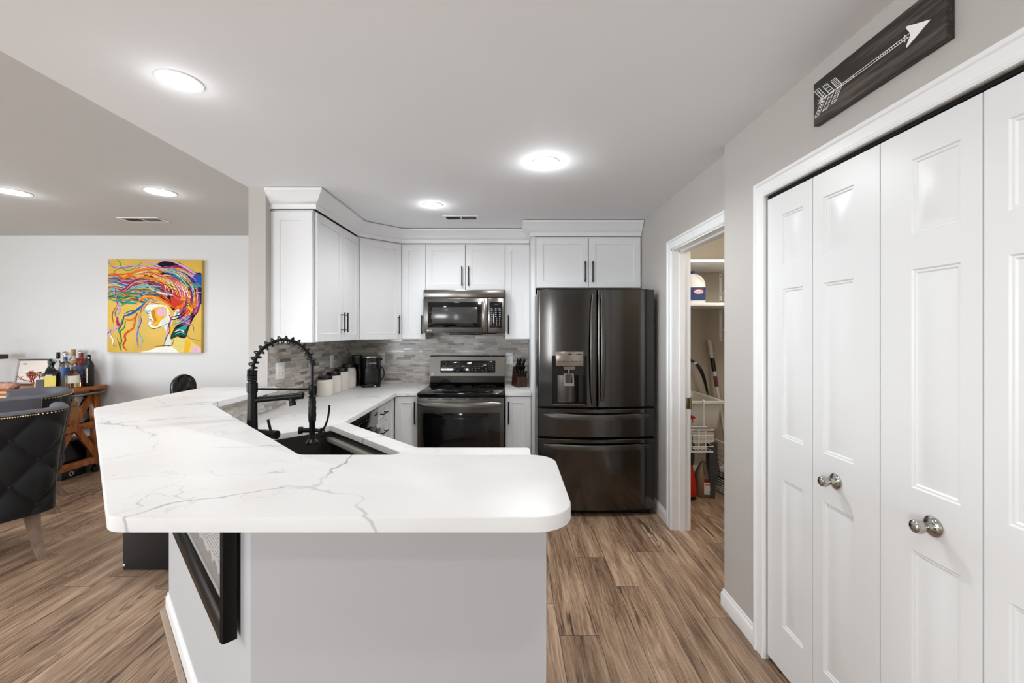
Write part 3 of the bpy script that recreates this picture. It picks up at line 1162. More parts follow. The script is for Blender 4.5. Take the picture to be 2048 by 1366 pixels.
# left door with dispenser recess
b = B(); fy = curved_front(b, -HW, -.0025, .857, 1.776, (-.350, -.083, .873, 1.258))
dl = b.ob('door', [M['bsteel'], M['blackplastic']], t, smooth=25)
b = B(); curved_front(b, .0025, HW, .857, 1.776)
dr = b.ob('door', [M['bsteel']], t, smooth=25)
for nm, z0, z1 in (('drawer', .622, .842), ('drawer', .055, .606)):
    b = B(); curved_front(b, -HW, HW, z0, z1)
    d = b.ob(nm, [M['bsteel']], t, smooth=25)
    zz = z1 - .052
    bow_handle('handle', d, [(x, -.046 - .020 * math.cos(x / .40 * PI / 2) + .040 * (x / .4) ** 2, zz - .004 * math.cos(x / .4 * PI / 2)) for x in [(-.415 + .83 * k / 16) for k in range(17)]], .042, .018, M['dsteel'])
bow_handle('handle', dl, [(-.034 - .010 * math.sin(k / 16 * PI), -.048 - .026 * math.sin(k / 16 * PI), .872 + .865 * k / 16) for k in range(17)], .040, .016, M['dsteel'])
bow_handle('handle', dr, [(.034 + .004 * math.sin(k / 16 * PI), -.048 - .022 * math.sin(k / 16 * PI), .905 + .83 * k / 16) for k in range(17)], .034, .016, M['dsteel'])
for z in (.89, 1.72):
    b = B(); b.box(-.046, -.022, -.047, -.02, z - .014, z + .014, .004)
    b.ob('handle_mount', M['dsteel'], dl)
for z in (.92, 1.72):
    b = B(); b.box(.022, .046, -.047, -.02, z - .014, z + .014, .004)
    b.ob('handle_mount', M['dsteel'], dr)
b = B(); b.box(.0245, .0445, -.073, -.057, 1.30, 1.333, .002)
b.ob('inner_door_latch', M['dsteel'], dr)
# dispenser
ds = B(); ds.box(-.350, -.083, .030, .0599, 1.10, 1.258); dsp = ds.ob('dispenser', M['blackplastic'], dl)
b = B(); b.box(-.322, -.109, -.032, .03, 1.18, 1.291, .002); pn = tag(b.ob('display_panel', plain('warm_grey_display', '#8d8378', .18, .6), dsp), 'warm grey display panel')
b = B()
for k, w in enumerate((.018, .020, .014, .026, .014, .008)):
    x = -.305 + .033 * k
    b.box(x, x + w, -.0326, -.0318, 1.2105, 1.2155)
b.box(-.228, -.200, -.0326, -.0318, 1.268, 1.275); b.box(-.166, -.120, -.0326, -.0318, 1.269, 1.2735)
b.ob('icon_marking', M['gap'], pn)
b = B()
b.ring_loft([[(-.264, -.004, 1.172), (-.168, -.004, 1.172), (-.176, -.002, 1.148), (-.256, -.002, 1.148)], [(-.264, .04, 1.172), (-.168, .04, 1.172), (-.176, .04, 1.148), (-.256, .04, 1.148)]])
b.ob('spout', M['lsteel'], dsp)
b = B(); b.cyl((-.216, .012, 1.148), (-.216, .012, 1.108), .012, .009); b.ob('nozzle', M['lsteel'], dsp)
b = B()
arc = [(-.300 + .168 * k / 12, .058 - .022 * math.sin(PI * (k / 12)), 0) for k in range(13)]
b.ring_loft([[(x, y, .885) for x, y, _ in arc] + [(-.132, .0595, .885), (-.300, .0595, .885)], [(x, y, 1.125) for x, y, _ in arc] + [(-.132, .0595, 1.125), (-.300, .0595, 1.125)]])
b.ob('back_plate', M['dsteel'], dsp, smooth=50)
b = B(); b.prism([(-.256, -.05), (-.176, -.05), (-.176, .05), (-.256, .05)], 0, .012, [rpoly([(-.244, -.027), (-.188, -.027), (-.188, .04), (-.244, .04)], .006)], M=Matrix.Translation((0, .030, 1.065)) @ Matrix.Rotation(PI / 2 - .25, 4, 'X'))
b.ob('paddle', M['lsteel'], dsp)
b = B(); b.box(-.345, -.088, -.012, .058, .866, .880, .003)
b.ob('drip_tray', M['dsteel'], dsp)
# maker's mark: disc with a small face-like ring and letters
lg = text('logo', 'LG', .036, M['white_ink'], dr, (.408, fy(.408) - .0008, 1.722))
b = B()
b.lathe([(.0135, 0), (.0135, .0008)], (0, 0, 0), 24, 0, align((0, -1, 0)))
b.lathe([(.0105, .0008), (.0105, .0012), (.0085, .0012), (.0085, .0008)], (0, 0, 0), 24, 1, align((0, -1, 0)), False, False)
b.ob('emblem', [M['white_ink'], M['bsteel']], dr, loc=(.370, fy(.37) - .0005, 1.722))

# ================================================================== range
RY = 3.74
t = thing('range', 'stainless electric range with black glass cooktop and tall control backguard', 'kitchen range', (-.4195, RY, 0))
w = .381
b = B(); b.box(-w, w, .02, .62, .02, .885); b.ob('body', M['blackplastic'], t)
# cooktop
b = B(); b.box(-w - .004, w + .004, -.015, .60, .875, .905, .006, 3)
ck = b.ob('cooktop', M['blackgloss'], t)
b = B()
for (x, y, r) in ((-.19, .16, .11), (.19, .16, .09), (-.19, .43, .08), (.19, .43, .11), (0, .44, .055)):
    b.lathe([(r, .9052), (r, .9056), (r - .002, .9056), (r - .002, .9052)], (x, y, 0), 40, cap0=False, cap1=False)
b.ob('burner_ring', plain('dim_grey_print', '#3a3a3a', .3), ck)
# oven door
b = B(); b.box(-w, w, -.025, .02, .235, .868, .006, 2)
od = b.ob('oven_door', M['dsteel'], t)
b = B(); b.box(-.344, .344, -.0275, -.02, .29, .735, .004); b.ob('oven_window', M['blackgloss'], od)
b = B(); b.box(-.25, .25, -.0279, -.0272, .34, .69, .001); b.ob('window_screen', plain('oven_screen', '#0d0d0e', .12), od)
bow_handle('handle', od, [(x, -.052 - .026 * math.cos(x / .37 * PI / 2), .81 - .010 * math.cos(x / .37 * PI / 2) + .006) for x in [(-.372 + .744 * k / 16) for k in range(17)]], .045, .022, M['steel'])
b = B()
for k in range(5):
    x = -.24 + .12 * k
    b.box(x - .045, x + .045, -.0262, -.02, .853, .857)
b.ob('vent_slots', M['gap'], od)
b = B(); b.box(-w, w, -.022, .02, .07, .225, .006, 2); b.ob('warming_drawer', M['dsteel'], t)
b = B(); b.box(-w + .02, w - .02, .03, .6, 0, .03); b.ob('plinth', M['gap'], t)
# backguard
b = B(); b.ring_loft([[(s * (w - .002), y, z) for y, z in ((.545, .903), (.555, .915), (.59, .925), (.60, .99), (.66, .99), (.66, .903))] for s in (-1, 1)])
b.ob('riser', M['blackgloss'], t, smooth=40)
b = B(); b.ring_loft([[(s * w, y, z) for y, z in ((.575, .985), (.572, .99), (.602, 1.185), (.612, 1.193), (.66, 1.193), (.66, .985))] for s in (-1, 1)])
bg = b.ob('backguard', M['steel'], t, smooth=25)
b = B(); b.box(-w, w, .598, .665, 1.1885, 1.199, .003); b.ob('top_cap', M['blackplastic'], bg)
Tb = Matrix.Translation((0, .5845, 1.0875)) @ Matrix.Rotation(-math.atan2(.030, .195), 4, 'X')
b = B(); b.box(-.275, .285, -.006, .01, -.062, .060, .008, 3, M=Tb)
cp = b.ob('control_panel', M['blackgloss'], bg)
b = B()
for k, (x, z) in enumerate(((-.235, .03), (-.165, .03), (-.10, .03), (-.235, -.025), (-.10, -.025))):
    for q in range(20):
        if 14 <= q <= 16:
            continue
        a0 = 2 * PI * q / 20
        b.box(-.0028, .0028, -.0066, -.0056, .0205, .0225, M=Tb @ Matrix.Translation((x, 0, z)) @ Matrix.Rotation(a0, 4, 'Y'))
    b.box(-.004, .004, -.0066, -.0056, -.02, -.0185, M=Tb @ Matrix.Translation((x, 0, z)))
for i in range(7):
    for j in range(4):
        if (i * 3 + j * 5) % 4 == 0:
            continue
        x, z = -.03 + i * .035, -.045 + j * .022
        if z > 0 and x < .08:
            continue
        b.box(x, x + .018, -.0066, -.0056, z, z + .004, M=Tb)
for z in (-.03, -.01, .01, .03):
    for x in (.195, .215, .235, .255):
        b.box(x, x + .006, -.0066, -.0056, z, z + .005, M=Tb)
b.ob('panel_marking', plain('grey_panel_print', '#6d6d6f', .4), cp)
text('clock_digits', '4:07', .026, emit('clock_white', '#ffffff', 1.5), cp, Tb @ Vector((.02, -.0068, .033)), (PI / 2 - math.atan2(.030, .195), 0, 0))
b = B(); b.lathe([(.008, 0), (.008, .001)], (-.355, .5735, 1.013), 20, 0, align((0, -1, 0)))
b.ob('emblem', M['white_ink'], bg)

# ================================================================== microwave
MY = 3.99
t = thing('microwave', 'stainless over-the-range microwave with black window and keypad', 'microwave', (-.418, MY, 0))
w = .382
z0, z1 = 1.432, 1.838
b = B(); b.box(-w, w, .03, .448, z0 + .006, z1, .003); b.ob('case', M['blackplastic'], t)
b = B(); b.box(-.30, .30, .03, .42, z0 - .012, z0 + .008, .003)
b.box(-.14, .17, .0, .10, z0 - .020, z0 + .0, .004)
b.ob('vent_underside', M['blackplastic'], t)
b = B(); b.box(-w, w, 0, .035, 1.764, z1, .004); b.ob('vent_grille', M['steel'], t)
b = B(); b.box(-w, .222, -.008, .03, z0, 1.760, .005)
dd = b.ob('door', M['steel'], t)
b = B(); b.box(-.340, .158, -.0105, -.005, 1.482, 1.722, .004); b.ob('window', M['blackgloss'], dd)
b = B(); b.box(-.298, .124, -.0111, -.0103, 1.522, 1.674, .0003); b.ob('window_screen', plain('microwave_screen', '#3f3d3c', .16), dd)
bow_handle('handle', dd, [(.189, -.034 - .024 * math.sin(k / 14 * PI), 1.455 + .292 * k / 14) for k in range(15)], .032, .018, M['lsteel'])
b = B(); b.box(.226, w, -.006, .03, z0, 1.760, .005); cpn = b.ob('control_panel', M['steel'], t)
b = B(); b.box(.240, .358, -.0085, -.004, 1.482, 1.722, .006, 3); kp = b.ob('keypad', M['blackgloss'], cpn)
b = B()
for j in range(10):
    for i in range(4):
        if j < 5 and i == 3:
            continue
        x = .252 + i * (.026 if j >= 5 else .038)
        z = 1.656 - j * .0177
        b.box(x, x + (.006 if j >= 5 else .016), -.0092, -.0082, z, z + .006)
b.ob('key_marking', plain('pale_key_print', '#a9a9ab', .4), kp)
b = B(); b.box(.285, .325, -.0092, -.0082, 1.694, 1.704); b.ob('display', plain('dim_display', '#3c4446', .2), kp)
b = B(); b.lathe([(.0085, 0), (.0085, .001)], (-.340, -.0082, 1.456), 20, 0, align((0, -1, 0))); b.ob('emblem', M['white_ink'], dd)
text('logo', 'LG', .020, M['white_ink'], dd, (-.317, -.0086, 1.456))

# ================================================================== dishwasher
t = thing('dishwasher', 'black dishwasher under the left worktop with bowed handle', 'dishwasher', (-1.02, 2.95, 0), PI / 2)
b = B(); b.box(-.30, .30, .02, .60, .02, .868); b.ob('body', M['blackplastic'], t)
b = B(); b.box(-.299, .299, -.012, .02, .105, .730, .005); dw = b.ob('door', M['blackplastic'], t)
b = B(); b.box(-.299, .299, -.022, .02, .738, .866, .006); cpn = b.ob('control_panel', M['blackgloss'], t)
b = B()
for k in range(9):
    b.box(-.22 + k * .05, -.21 + k * .05, -.0226, -.0216, .82, .8225)
b.ob('panel_marking', M['print'], cpn)
bow_handle('handle', dw, [(x, -.035 - .03 * math.cos(x / .29 * PI / 2), .705) for x in [(-.285 + .57 * k / 14) for k in range(15)]], .04, .02, M['blackplastic'])

# ================================================================== sink and faucet
t = thing('sink', 'dark undermount kitchen sink with ledge set diagonally in the worktop', 'sink', (S0.x, S0.y, .87), -PI / 4)
# local: +x along the sink, -y towards the bar
m_s = plain('dark_granite_sink', '#2a2725', .35, .3, var=.3, scale=300)
b = B()
x0, x1, y0, y1 = -.012, SW + .012, -SD - .012, .012
def rr(i, z): return [(p[0], p[1], z) for p in rpoly([(x0 + i, y0 + i), (x1 - i, y0 + i), (x1 - i, y1 - i), (x0 + i, y1 - i)], max(.004, .03 - i * .3), 4)]
b.ring_loft([rr(-.012, -.002), rr(-.012, -.0005), rr(.0, -.0005), rr(.004, -.02), rr(.006, -.205), rr(.02, -.225), rr(.03, -.228)], cap0=False, cap1=True)
b.ring_loft([rr(-.012, -.002), rr(-.004, -.02), rr(-.002, -.215), rr(.02, -.236)], cap0=False, cap1=True)
b.ob('basin', m_s, t, smooth=35)
b = B(); b.box(x0 + .004, x1 - .004, y1 - .030, y1 - .004, -.052, -.036, .002); b.box(x0 + .004, x1 - .004, y1 - .034, y1 - .028, -.058, -.034, .001)
tag(b.ob('ledge', plain('satin_steel', '#d8d2c8', .4, .5), t), 'bright steel ledge rail')
b = B(); b.lathe([(.045, 0), (.045, .003), (.03, .003), (.028, -.002)], (SW / 2, -SD / 2, -.2275), 28); b.ob('drain', M['lsteel'], t)

mk = M['blackmetal']
t = thing('faucet', 'matte black spring-neck kitchen faucet standing behind the sink', 'faucet', (-1.115, 1.845, .90))
D = Vector((.86, .51, 0)).normalized()       # direction of the spout
Nn = Vector((-D.y, D.x, 0))


def fd(r, z, n=0.0):
    p = D * r + Nn * n
    return Vector((p.x, p.y, z))


b = B()
b.lathe([(.030, 0), (.030, .006), (.0245, .010), (.023, .08), (.0205, .18), (.0185, .268), (.0185, .285), (.0215, .287), (.0215, .327), (.017, .329), (.017, .334)], n=28)
b.ob('body', mk, t)
ARC0, ARC1, ZA, ZB, TOP = .0, .235, .375, .405, .512
path = crom([fd(0, .33), fd(0, .375), fd(.008, .42), fd(.04, .475), fd(.105, .512), fd(.175, .498), fd(.222, .45), fd(.238, .405)], 10)
b = B(); b.tube(path, .0075, 10); b.ob('hose', mk, t)
# spring coil around the hose: dense at the root, opened over the arch
L_ = [0]
for p, q in zip(path[:-1], path[1:]):
    L_.append(L_[-1] + (q - p).length)
TL = L_[-1]


def at(s):
    s = max(0, min(TL - 1e-6, s))
    for i in range(len(L_) - 1):
        if L_[i + 1] >= s:
            k = (s - L_[i]) / (L_[i + 1] - L_[i])
            return path[i].lerp(path[i + 1], k), (path[i + 1] - path[i]).normalized()
    return path[-1], (path[-1] - path[-2]).normalized()


pts = []
s, ph = .004, 0.0
while s < TL:
    p, d = at(s)
    side = Nn
    up = side.cross(d).normalized()
    pts.append(p + (side * math.cos(ph) + up * math.sin(ph)) * .0175)
    dph = 2 * PI / 14
    pitch = .0062 if s < .052 else .0255
    s += pitch / 14
    ph += dph
b = B(); b.tube(pts, .0034, 6); b.ob('spring', mk, t)
# hand spray hanging from the arch
hd = .238
b = B()
b.lathe([(.016, .392), (.016, .402), (.013, .412)], (fd(hd, 0)), 20)
b.cyl(fd(hd, .395), fd(hd, .295), .0075)
b.ob('down_hose', mk, t)
b = B()
b.lathe([(.011, .305), (.020, .300), (.020, .262), (.012, .258)], fd(hd, 0), 24)
b.cyl(fd(.0, .300), fd(hd - .01, .283), .005, n=12)
b.ob('holder_arm', mk, t)
b = B()
pr = [(.012, .256), (.0165, .250), (.0150, .236), (.0172, .222), (.0155, .208), (.0178, .194), (.0160, .180), (.0178, .166), (.0165, .14), (.0155, .132), (.0135, .128), (.0135, .060), (.014, .052), (.028, .040), (.0295, .034), (.026, .030), (.010, .029)]
b.lathe(list(reversed(pr)), fd(hd, 0), 24)
b.ob('spray_head', mk, t)
b = B()
c0 = fd(hd, .093)
b.cyl(c0, c0 + Vector((-.052, -.012, .002)), .011); b.cyl(c0 + Vector((-.04, -.0095, .0015)), c0 + Vector((-.056, -.013, .002)), .0165)
b.ob('valve_knob', mk, t)
b = B()
lv = crom([c0 + Vector((.012, 0, 0)), c0 + Vector((.035, .003, -.004)), c0 + Vector((.05, .004, .004)), c0 + Vector((.066, .006, .04)), c0 + Vector((.075, .007, .085)), c0 + Vector((.077, .007, .115))], 6)
b.tube(lv, .005, 8, radii=[.008 if k < 10 else .0048 for k in range(len(lv))])
ringp = [c0 + Vector((.042 + .013 * math.cos(2 * PI * k / 16), .004, -.013 + .018 * math.sin(2 * PI * k / 16))) for k in range(16)]
b.tube(ringp, .0035, 6, closed=True)
b.ob('lever', mk, t)
# fixed side spout
b = B()
E2 = Vector((.985, .17, 0)).normalized()
a0, a1 = E2 * .015 + Vector((0, 0, .252)), E2 * .200 + Vector((0, 0, .2665))
b.cyl(a0, a1, .0125); b.cyl(E2 * .140 + Vector((0, 0, .2617)), E2 * .207 + Vector((0, 0, .267)), .0148)
b.cyl(E2 * .158 + Vector((0, 0, .260)), E2 * .166 + Vector((0, 0, .224)), .0125, .0145)
b.ob('side_spout', mk, t)
b = B()
h0 = Vector((0, 0, .112)); h1 = Vector((.125, -.03, .108))
b.cyl(h0, h1, .0165); b.cyl(h0.lerp(h1, .45), h1, .0185); b.cyl((.096, -.022, .112), (.079, -.019, .172), .0055)
b.ob('side_handle', mk, t)
# ================================================================== things on the kitchen worktop
m_can = plain('cream_ceramic', '#e6dfd6', .35, var=.06, scale=8)
m_lid = plain('black_lid', '#121212', .3)
M_script = plain('brown_embossing', '#b9a48c', .5)


def canister(x, y, r, h, label, rz, motif):
    t = thing('canister', label, 'canister', (x, y, .90), rz, 'cream ceramic canisters')
    b = B()
    b.lathe([(r * .88, 0), (r * .95, .004), (r, .015), (r, h * .70), (r * .97, h * .77), (r * .80, h * .83), (r * .76, h * .85), (r * .76, h * .87)], n=32)
    b.ob('jar', m_can, t)
    b = B(); b.lathe([(r * .84, h * .85), (r * .86, h * .855), (r * .86, h * .975), (r * .82, h), (r * .5, h * 1.0)], n=32)
    b.ob('lid', m_lid, t)
    b = B()
    for a in (-PI / 2 + .2, .35, -PI + .35):
        ca, sa = math.cos(a), math.sin(a)

        def P(u, v):
            q = a + u / r
            return Vector(((r + .0004) * math.cos(q), (r + .0004) * math.sin(q), h * .42 + v))
        if motif == 'diamond':
            for k in (1.0, .55):
                b.tube([P(0, .05 * k), P(.026 * k, 0), P(0, -.05 * k), P(-.026 * k, 0)], .0016, 5, closed=True)
        else:
            for k in (1.0, .6):
                b.tube([P(.022 * k * math.cos(q), .032 * k * math.sin(q)) for q in [2 * PI * i / 14 for i in range(14)]], .0013, 5, closed=True)
            b.tube([P(0, -.03), P(0, .03)], .0012, 5)
    b.ob('embossing', m_can, t)
    if motif == 'ring':
        b = B()
        for k in range(4):
            q0 = -PI / 2 - .75 + k * .16
            for j in range(7):
                z = h * .16 + j * h * .075
                if (j * 3 + k) % 4:
                    q = q0
                    b.cyl((r * math.cos(q) * 1.002, r * math.sin(q) * 1.002, z), (r * math.cos(q) * 1.002, r * math.sin(q) * 1.002, z + .006), .0012, n=6)
        b.ob('stamped_text', M_script, t)
    return t


canister(-1.566, 3.62, .068, .165, 'smallest cream canister, in front of the row with stamped lettering', 0, 'ring')
canister(-1.563, 3.79, .068, .185, 'second smallest cream canister, just behind the smallest one', 0, 'ring')
canister(-1.560, 3.955, .069, .205, 'third cream canister with a diamond pattern, second from the coffee maker', 0, 'diamond')
canister(-1.557, 4.12, .070, .232, 'tallest cream canister, beside the coffee maker', 0, 'diamond')

t = thing('coffee_maker', 'black single-serve coffee maker with silver rim in the corner', 'coffee maker', (-1.37, 4.24, .90), math.radians(14))
bp = M['blackplastic']
b = B()
b.prism(rpoly([(-.09, -.13), (.09, -.13), (.09, .12), (-.09, .12)], .05, 6), 0, .028, bev=.006)
b.prism(rpoly([(-.09, -.02), (.09, -.02), (.09, .12), (-.09, .12)], .04, 6), .028, .30, bev=.008)
b.prism(rpoly([(-.085, -.125), (.085, -.125), (.085, .02), (-.085, .02)], .06, 8), .185, .285, bev=.008)
b.ob('body', bp, t)
b = B(); b.prism(rpoly([(-.088, -.128), (.088, -.128), (.088, .06), (-.088, .06)], .07, 8), .285, .308, bev=.008)
tag(b.ob('rim', M['lsteel'], t), 'silver lid rim')
b = B(); b.tube(crom([(.088, -.04, .20), (.115, -.045, .17), (.122, -.045, .11), (.095, -.04, .06)], 6), .006, 8); b.ball((.098, -.04, .27), .012)
b.ob('handle', bp, t)
text('logo', 'KEURIG', .020, M['print'], t, (.02, -.1265, .235))
b = B(); b.lathe([(.055, .028), (.055, .034), (.01, .035)], (0, -.06, 0), 24); b.ob('drip_tray', M['dsteel'], t)
b = B(); b.cyl((.04, -.1305, .015), (.04, -.1290, .015), .006); b.ob('button', M['print'], t)
# clear tank standing to its left
m_tank = glass('smoky_tank', '#8a8f92', .05)
t = thing('water_tank', 'smoky clear water tank with black base left of the coffee maker', 'water tank', (-1.535, 4.32, .90), math.radians(8))
b = B(); b.prism(rpoly([(-.05, -.07), (.045, -.07), (.045, .09), (-.05, .09)], .02, 5), .03, .285, bev=.004); b.ob('tank', m_tank, t)
b = B(); b.prism(rpoly([(-.052, -.072), (.047, -.072), (.047, .092), (-.052, .092)], .02, 5), 0, .03); b.ob('base', bp, t)
b = B(); b.prism(rpoly([(-.052, -.072), (.047, -.072), (.047, .092), (-.052, .092)], .02, 5), .285, .305, bev=.004); b.ob('lid', bp, t)

# knife block and its knives
m_walnut = wood('walnut_block', '#1d0f08', '#351c10', '#50301d', 2, .35)
KA = math.radians(20)
t = thing('knife_block', 'walnut knife block on the short worktop', 'knife block', (.105, 4.23, .90), KA)
b = B(); b.ring_loft([[(s * .052, y, z) for y, z in ((-.09, 0), (.075, 0), (.075, .012), (.040, .185), (.020, .200), (-.088, .098), (-.09, .09))] for s in (-1, 1)])
b.ob('body', m_walnut, t, smooth=20)
b = B(); b.box(-.012, -.004, -.0905, -.0898, .045, .056); b.box(.0, .02, -.0905, -.0898, .048, .051)
b.ob('stamp', M['gap'], t)
mh = M['blackplastic']


def knife(x, y, z, L, r, label, wide=1.0):
    q = Matrix.Translation((.105, 4.23, .90)) @ rotz(KA)
    p = q @ Vector((x, y, z))
    d = (q.to_3x3() @ Vector((0, -.52, .85))).normalized()
    t = thing('kitchen_knife', label, 'knife', p, group='knives in the walnut block')
    t.rotation_euler = d.to_track_quat('Z', 'Y').to_euler()
    b = B()
    b.ring_loft([[(u * k, v * k * wide, zz) for u, v in ((-r * .6, -r), (r * .6, -r), (r * .9, 0), (r * .6, r), (-r * .6, r), (-r * .9, 0))] for k, zz in ((.9, .004), (1, .02), (.85, L * .5), (1.08, L * .9), (.95, L))])
    b.ob('handle', mh, t, smooth=40)
    b = B(); b.lathe([(r * .55, L - .001), (r * .6, L + .003), (.0005, L + .0045)], n=14); b.ob('butt_cap', M['chrome'], t)
    b = B(); b.box(-.001, .001, -r * .9, r * .9, -.06, .004); b.ob('blade', M['lsteel'], t)
    return t


nm = ['leftmost', 'second', 'third', 'rightmost']
for k in range(4):
    knife(-.036 + k * .024, -.080, .1075, .062, .0095, '%s small steak knife in the low front row of the block' % nm[k])
for k in range(3):
    knife(-.036 + k * .030, -.045, .139, .082, .0105, '%s black handled knife in the middle row of the block' % ('left', 'centre', 'right')[k])
knife(-.034, -.008, .174, .118, .0125, 'tall chef knife at the back left of the block', 1.3)
knife(-.008, -.010, .172, .125, .0120, 'tall slicing knife at the back centre of the block', 1.2)
knife(.034, -.006, .176, .115, .0120, 'tall bread knife at the back right of the block', 1.2)
t = thing('scissors', 'black kitchen scissors in the middle of the knife block', 'scissors', (.121, 4.222, 1.078), KA)
b = B()
for s in (-1, 1):
    b.tube([(s * .014 + .012 * math.cos(2 * PI * k / 14), -.02, .035 + .02 * math.sin(2 * PI * k / 14)) for k in range(14)], .0038, 6, closed=True)
b.ob('handle', mh, t)
b = B(); b.box(-.006, .006, -.021, -.019, -.03, .016); b.ob('blade', M['lsteel'], t)

# ================================================================== framed print on the half wall
A = Vector((-.765, 1.2045, 0))
t = thing('framed_print', 'large black framed document hanging under the bar on the half wall', 'picture frame', (-.76, 1.188, .592), -PI / 4)
# local: x to the right along the wall (towards the viewer), -y out of the wall; wall face y = 0
W, H = 1.02, .44
prof = [(0, 0), (0, .034), (.006, .040), (.018, .036), (.030, .026), (.040, .022), (.044, .012), (.044, 0)]
path = [(0, 0), (-W, 0), (-W, H), (0, H)]
din = [(-1, 1), (1, 1), (1, -1), (-1, -1)]
rings = [[(px + ox * o, -h, pz + oz * o) for o, h in prof] for (px, pz), (ox, oz) in zip(path, din)]
rings.append(rings[0])
b = B(); b.ring_loft(rings, cap0=False, cap1=False); b.ob('frame', plain('black_gloss_frame', '#050505', .25, 0, .3), t)
b = B(); b.box(-W + .04, -.04, -.009, -.004, .04, H - .04); b.ob('mat_board', plain('grey_mat', '#b9b6b3', .5), t)
b = B(); b.box(-W + .062, -.062, -.0105, -.0088, .062, H - .062); doc = b.ob('document', plain('pale_document', '#c9c8c6', .45), t)
b = B()
for k in range(15):
    zz = H - .10 - k * .0135
    x = -W + .30
    while x < -.13:
        l = random.uniform(.010, .030)
        b.box(x, min(x + l, -.12), -.0109, -.0103, zz, zz + .0026)
        x += l + .011
b.ob('text_lines', plain('grey_ink', '#77777a', .6), doc)
b = B()
sk_ = [(-W + .064, .064)] + [(-W + .064 + (W - .128) * k / 30, .064 + .045 + .05 * random.random()) for k in range(31)] + [(-.064, .064)]
b.ring_loft([[(x, -.0106, z) for x, z in sk_], [(x, -.0103, z) for x, z in sk_]])
b.ob('skyline_art', plain('grey_wash_ink', '#8f8d8b', .6), doc)
b = B(); b.box(-.012, -.010, -.020, -.014, .17, .175); b.ob('hanging_ring', M['chrome'], t)
t2 = B(); t2.box(-W + .05, -.05, -.0118, -.0112, .05, H - .05)
tag(t2.ob('glazing', pane('picture_glass'), t), 'clear glazing')

# ================================================================== arrow sign over the closet
m_sign = wood('dark_stained_board', '#15120f', '#2b2622', '#5a5048', 1, .55, 3.0, .3)
t = thing('arrow_sign', 'dark wooden wall sign with a white painted tribal arrow', 'wall sign', (1.139, 1.317, 2.278))
b = B(); b.box(-.022, 0, -.235, .235, -.077, .077, .001); b.ob('board', m_sign, t)
b = B()


def st(p, q, w=.0018):
    """white line on the sign face from p to q in (y, z)"""
    p, q = Vector(p), Vector(q)
    d = (q - p)
    n = Vector((-d.y, d.x)).normalized() * w / 2
    f = [p - n, q - n, q + n, p + n]
    b.ring_loft([[(-.0224, v.x, v.y) for v in f], [(-.0216, v.x, v.y) for v in f]])


hd_ = [(-.193, .0), (-.130, .029), (-.137, .026), (-.121, .010), (-.121, -.010), (-.130, -.029)]
hd_ = [(-.196, 0), (-.128, .030), (-.126, .025), (-.138, .004), (-.138, -.004), (-.126, -.025), (-.128, -.030)]
b.ring_loft([[(-.0224, y, z) for y, z in hd_], [(-.0216, y, z) for y, z in hd_]])
for s in (-1, 1):
    st((-.138, s * .0045), (.10, s * .0035))
for k in range(14):
    y = -.13 + k * .0075
    st((y, -.004), (y + .005, .004), .0013)
for y in (.055, .068, .08, .092):
    st((y, -.001), (y + .004, -.001), .003)
st((-.122, -.010), (-.122, .010), .003)
st((.10, 0), (.205, 0), .0026)
for s in (-1, 1):
    for k, y in enumerate((.103, .138, .173)):
        dx, dz = .028 + .004 * k, s * (.038 + .004 * k)
        wv = .021
        P0, P1 = Vector((y, s * .002)), Vector((y + dx, s * .002 + dz))
        wvec = Vector((wv, 0))
        st(P0, P1); st(P0 + wvec, P1 + wvec); st(P1, P1 + wvec); st(P0, P0 + wvec)
        for q in range(1, 6):
            c = P0 + (P1 - P0) * q / 6
            if k == 0:
                st(c, c + wvec, .0016)
            elif k == 1:
                st(c, c + wvec + (P1 - P0) / 6 * (1 if q % 2 else -1), .0014)
            else:
                st(c + wvec * .35, c + wvec * .65, .005)
for k in range(3):
    y = .185 + k * .009
    st((y, 0), (y + .012, .008), .0018); st((y, 0), (y + .012, -.008), .0018)
tag(b.ob('painted_arrow', M['white_ink'], t, smooth=0), 'white painted arrow with patterned feathers')
# ================================================================== painting on the dining wall
t = thing('canvas_painting', 'colourful canvas painting of a woman with flowing rainbow hair on yellow', 'painting', (-3.676, 4.4395, 1.709), rot=(0, math.radians(.5), 0))
CW, CH = .975, .965
b = B(); b.box(-CW / 2, CW / 2, -.036, 0, -CH / 2, CH / 2, .002)
cv = b.ob('canvas', plain('ochre_canvas', '#dfb645', .55, var=.15, scale=4), t)
PC = dict(O='#e8741f', R='#cf3a22', Y='#efb62c', P='#56307f', M='#ad1f6c', L='#c7a6d4', T='#2a9a8e', G='#2c8a3e', B='#2c55b4', N='#1c1c4c', K='#16121a', W='#f5f0e6', k='#e6b7c8', y='#e3cf7a', c='#dfe3dc', S='#7fc4cf', D='#12453c', o='#c98a1e')
keys = list(PC)
pm = [plain('paint_' + str(i), PC[k], .75, 0, .15, var=.12, scale=30) for i, k in enumerate(keys)]
b = B()
LAY = [0]


def pt(x, y):
    return ((x - 88) / 1197 * CW - CW / 2, CH / 2 - (y - 70) / 1205 * CH)


def clampc(p):
    return (max(-CW / 2, min(CW / 2, p[0])), max(-CH / 2, min(CH / 2, p[1])))


def blob(col, pts, smooth=True):
    LAY[0] += 1
    yy = -.0361 - LAY[0] * 6e-6
    P = [Vector((x, y, 0)) for x, y in pts]
    if smooth:
        n = len(P)
        P2 = crom(P + [P[0]], 5)[:-1]
    else:
        P2 = P
    b.poly([(q[0], yy, q[1]) for q in (clampc(pt(v.x, v.y)) for v in P2)], keys.index(col))


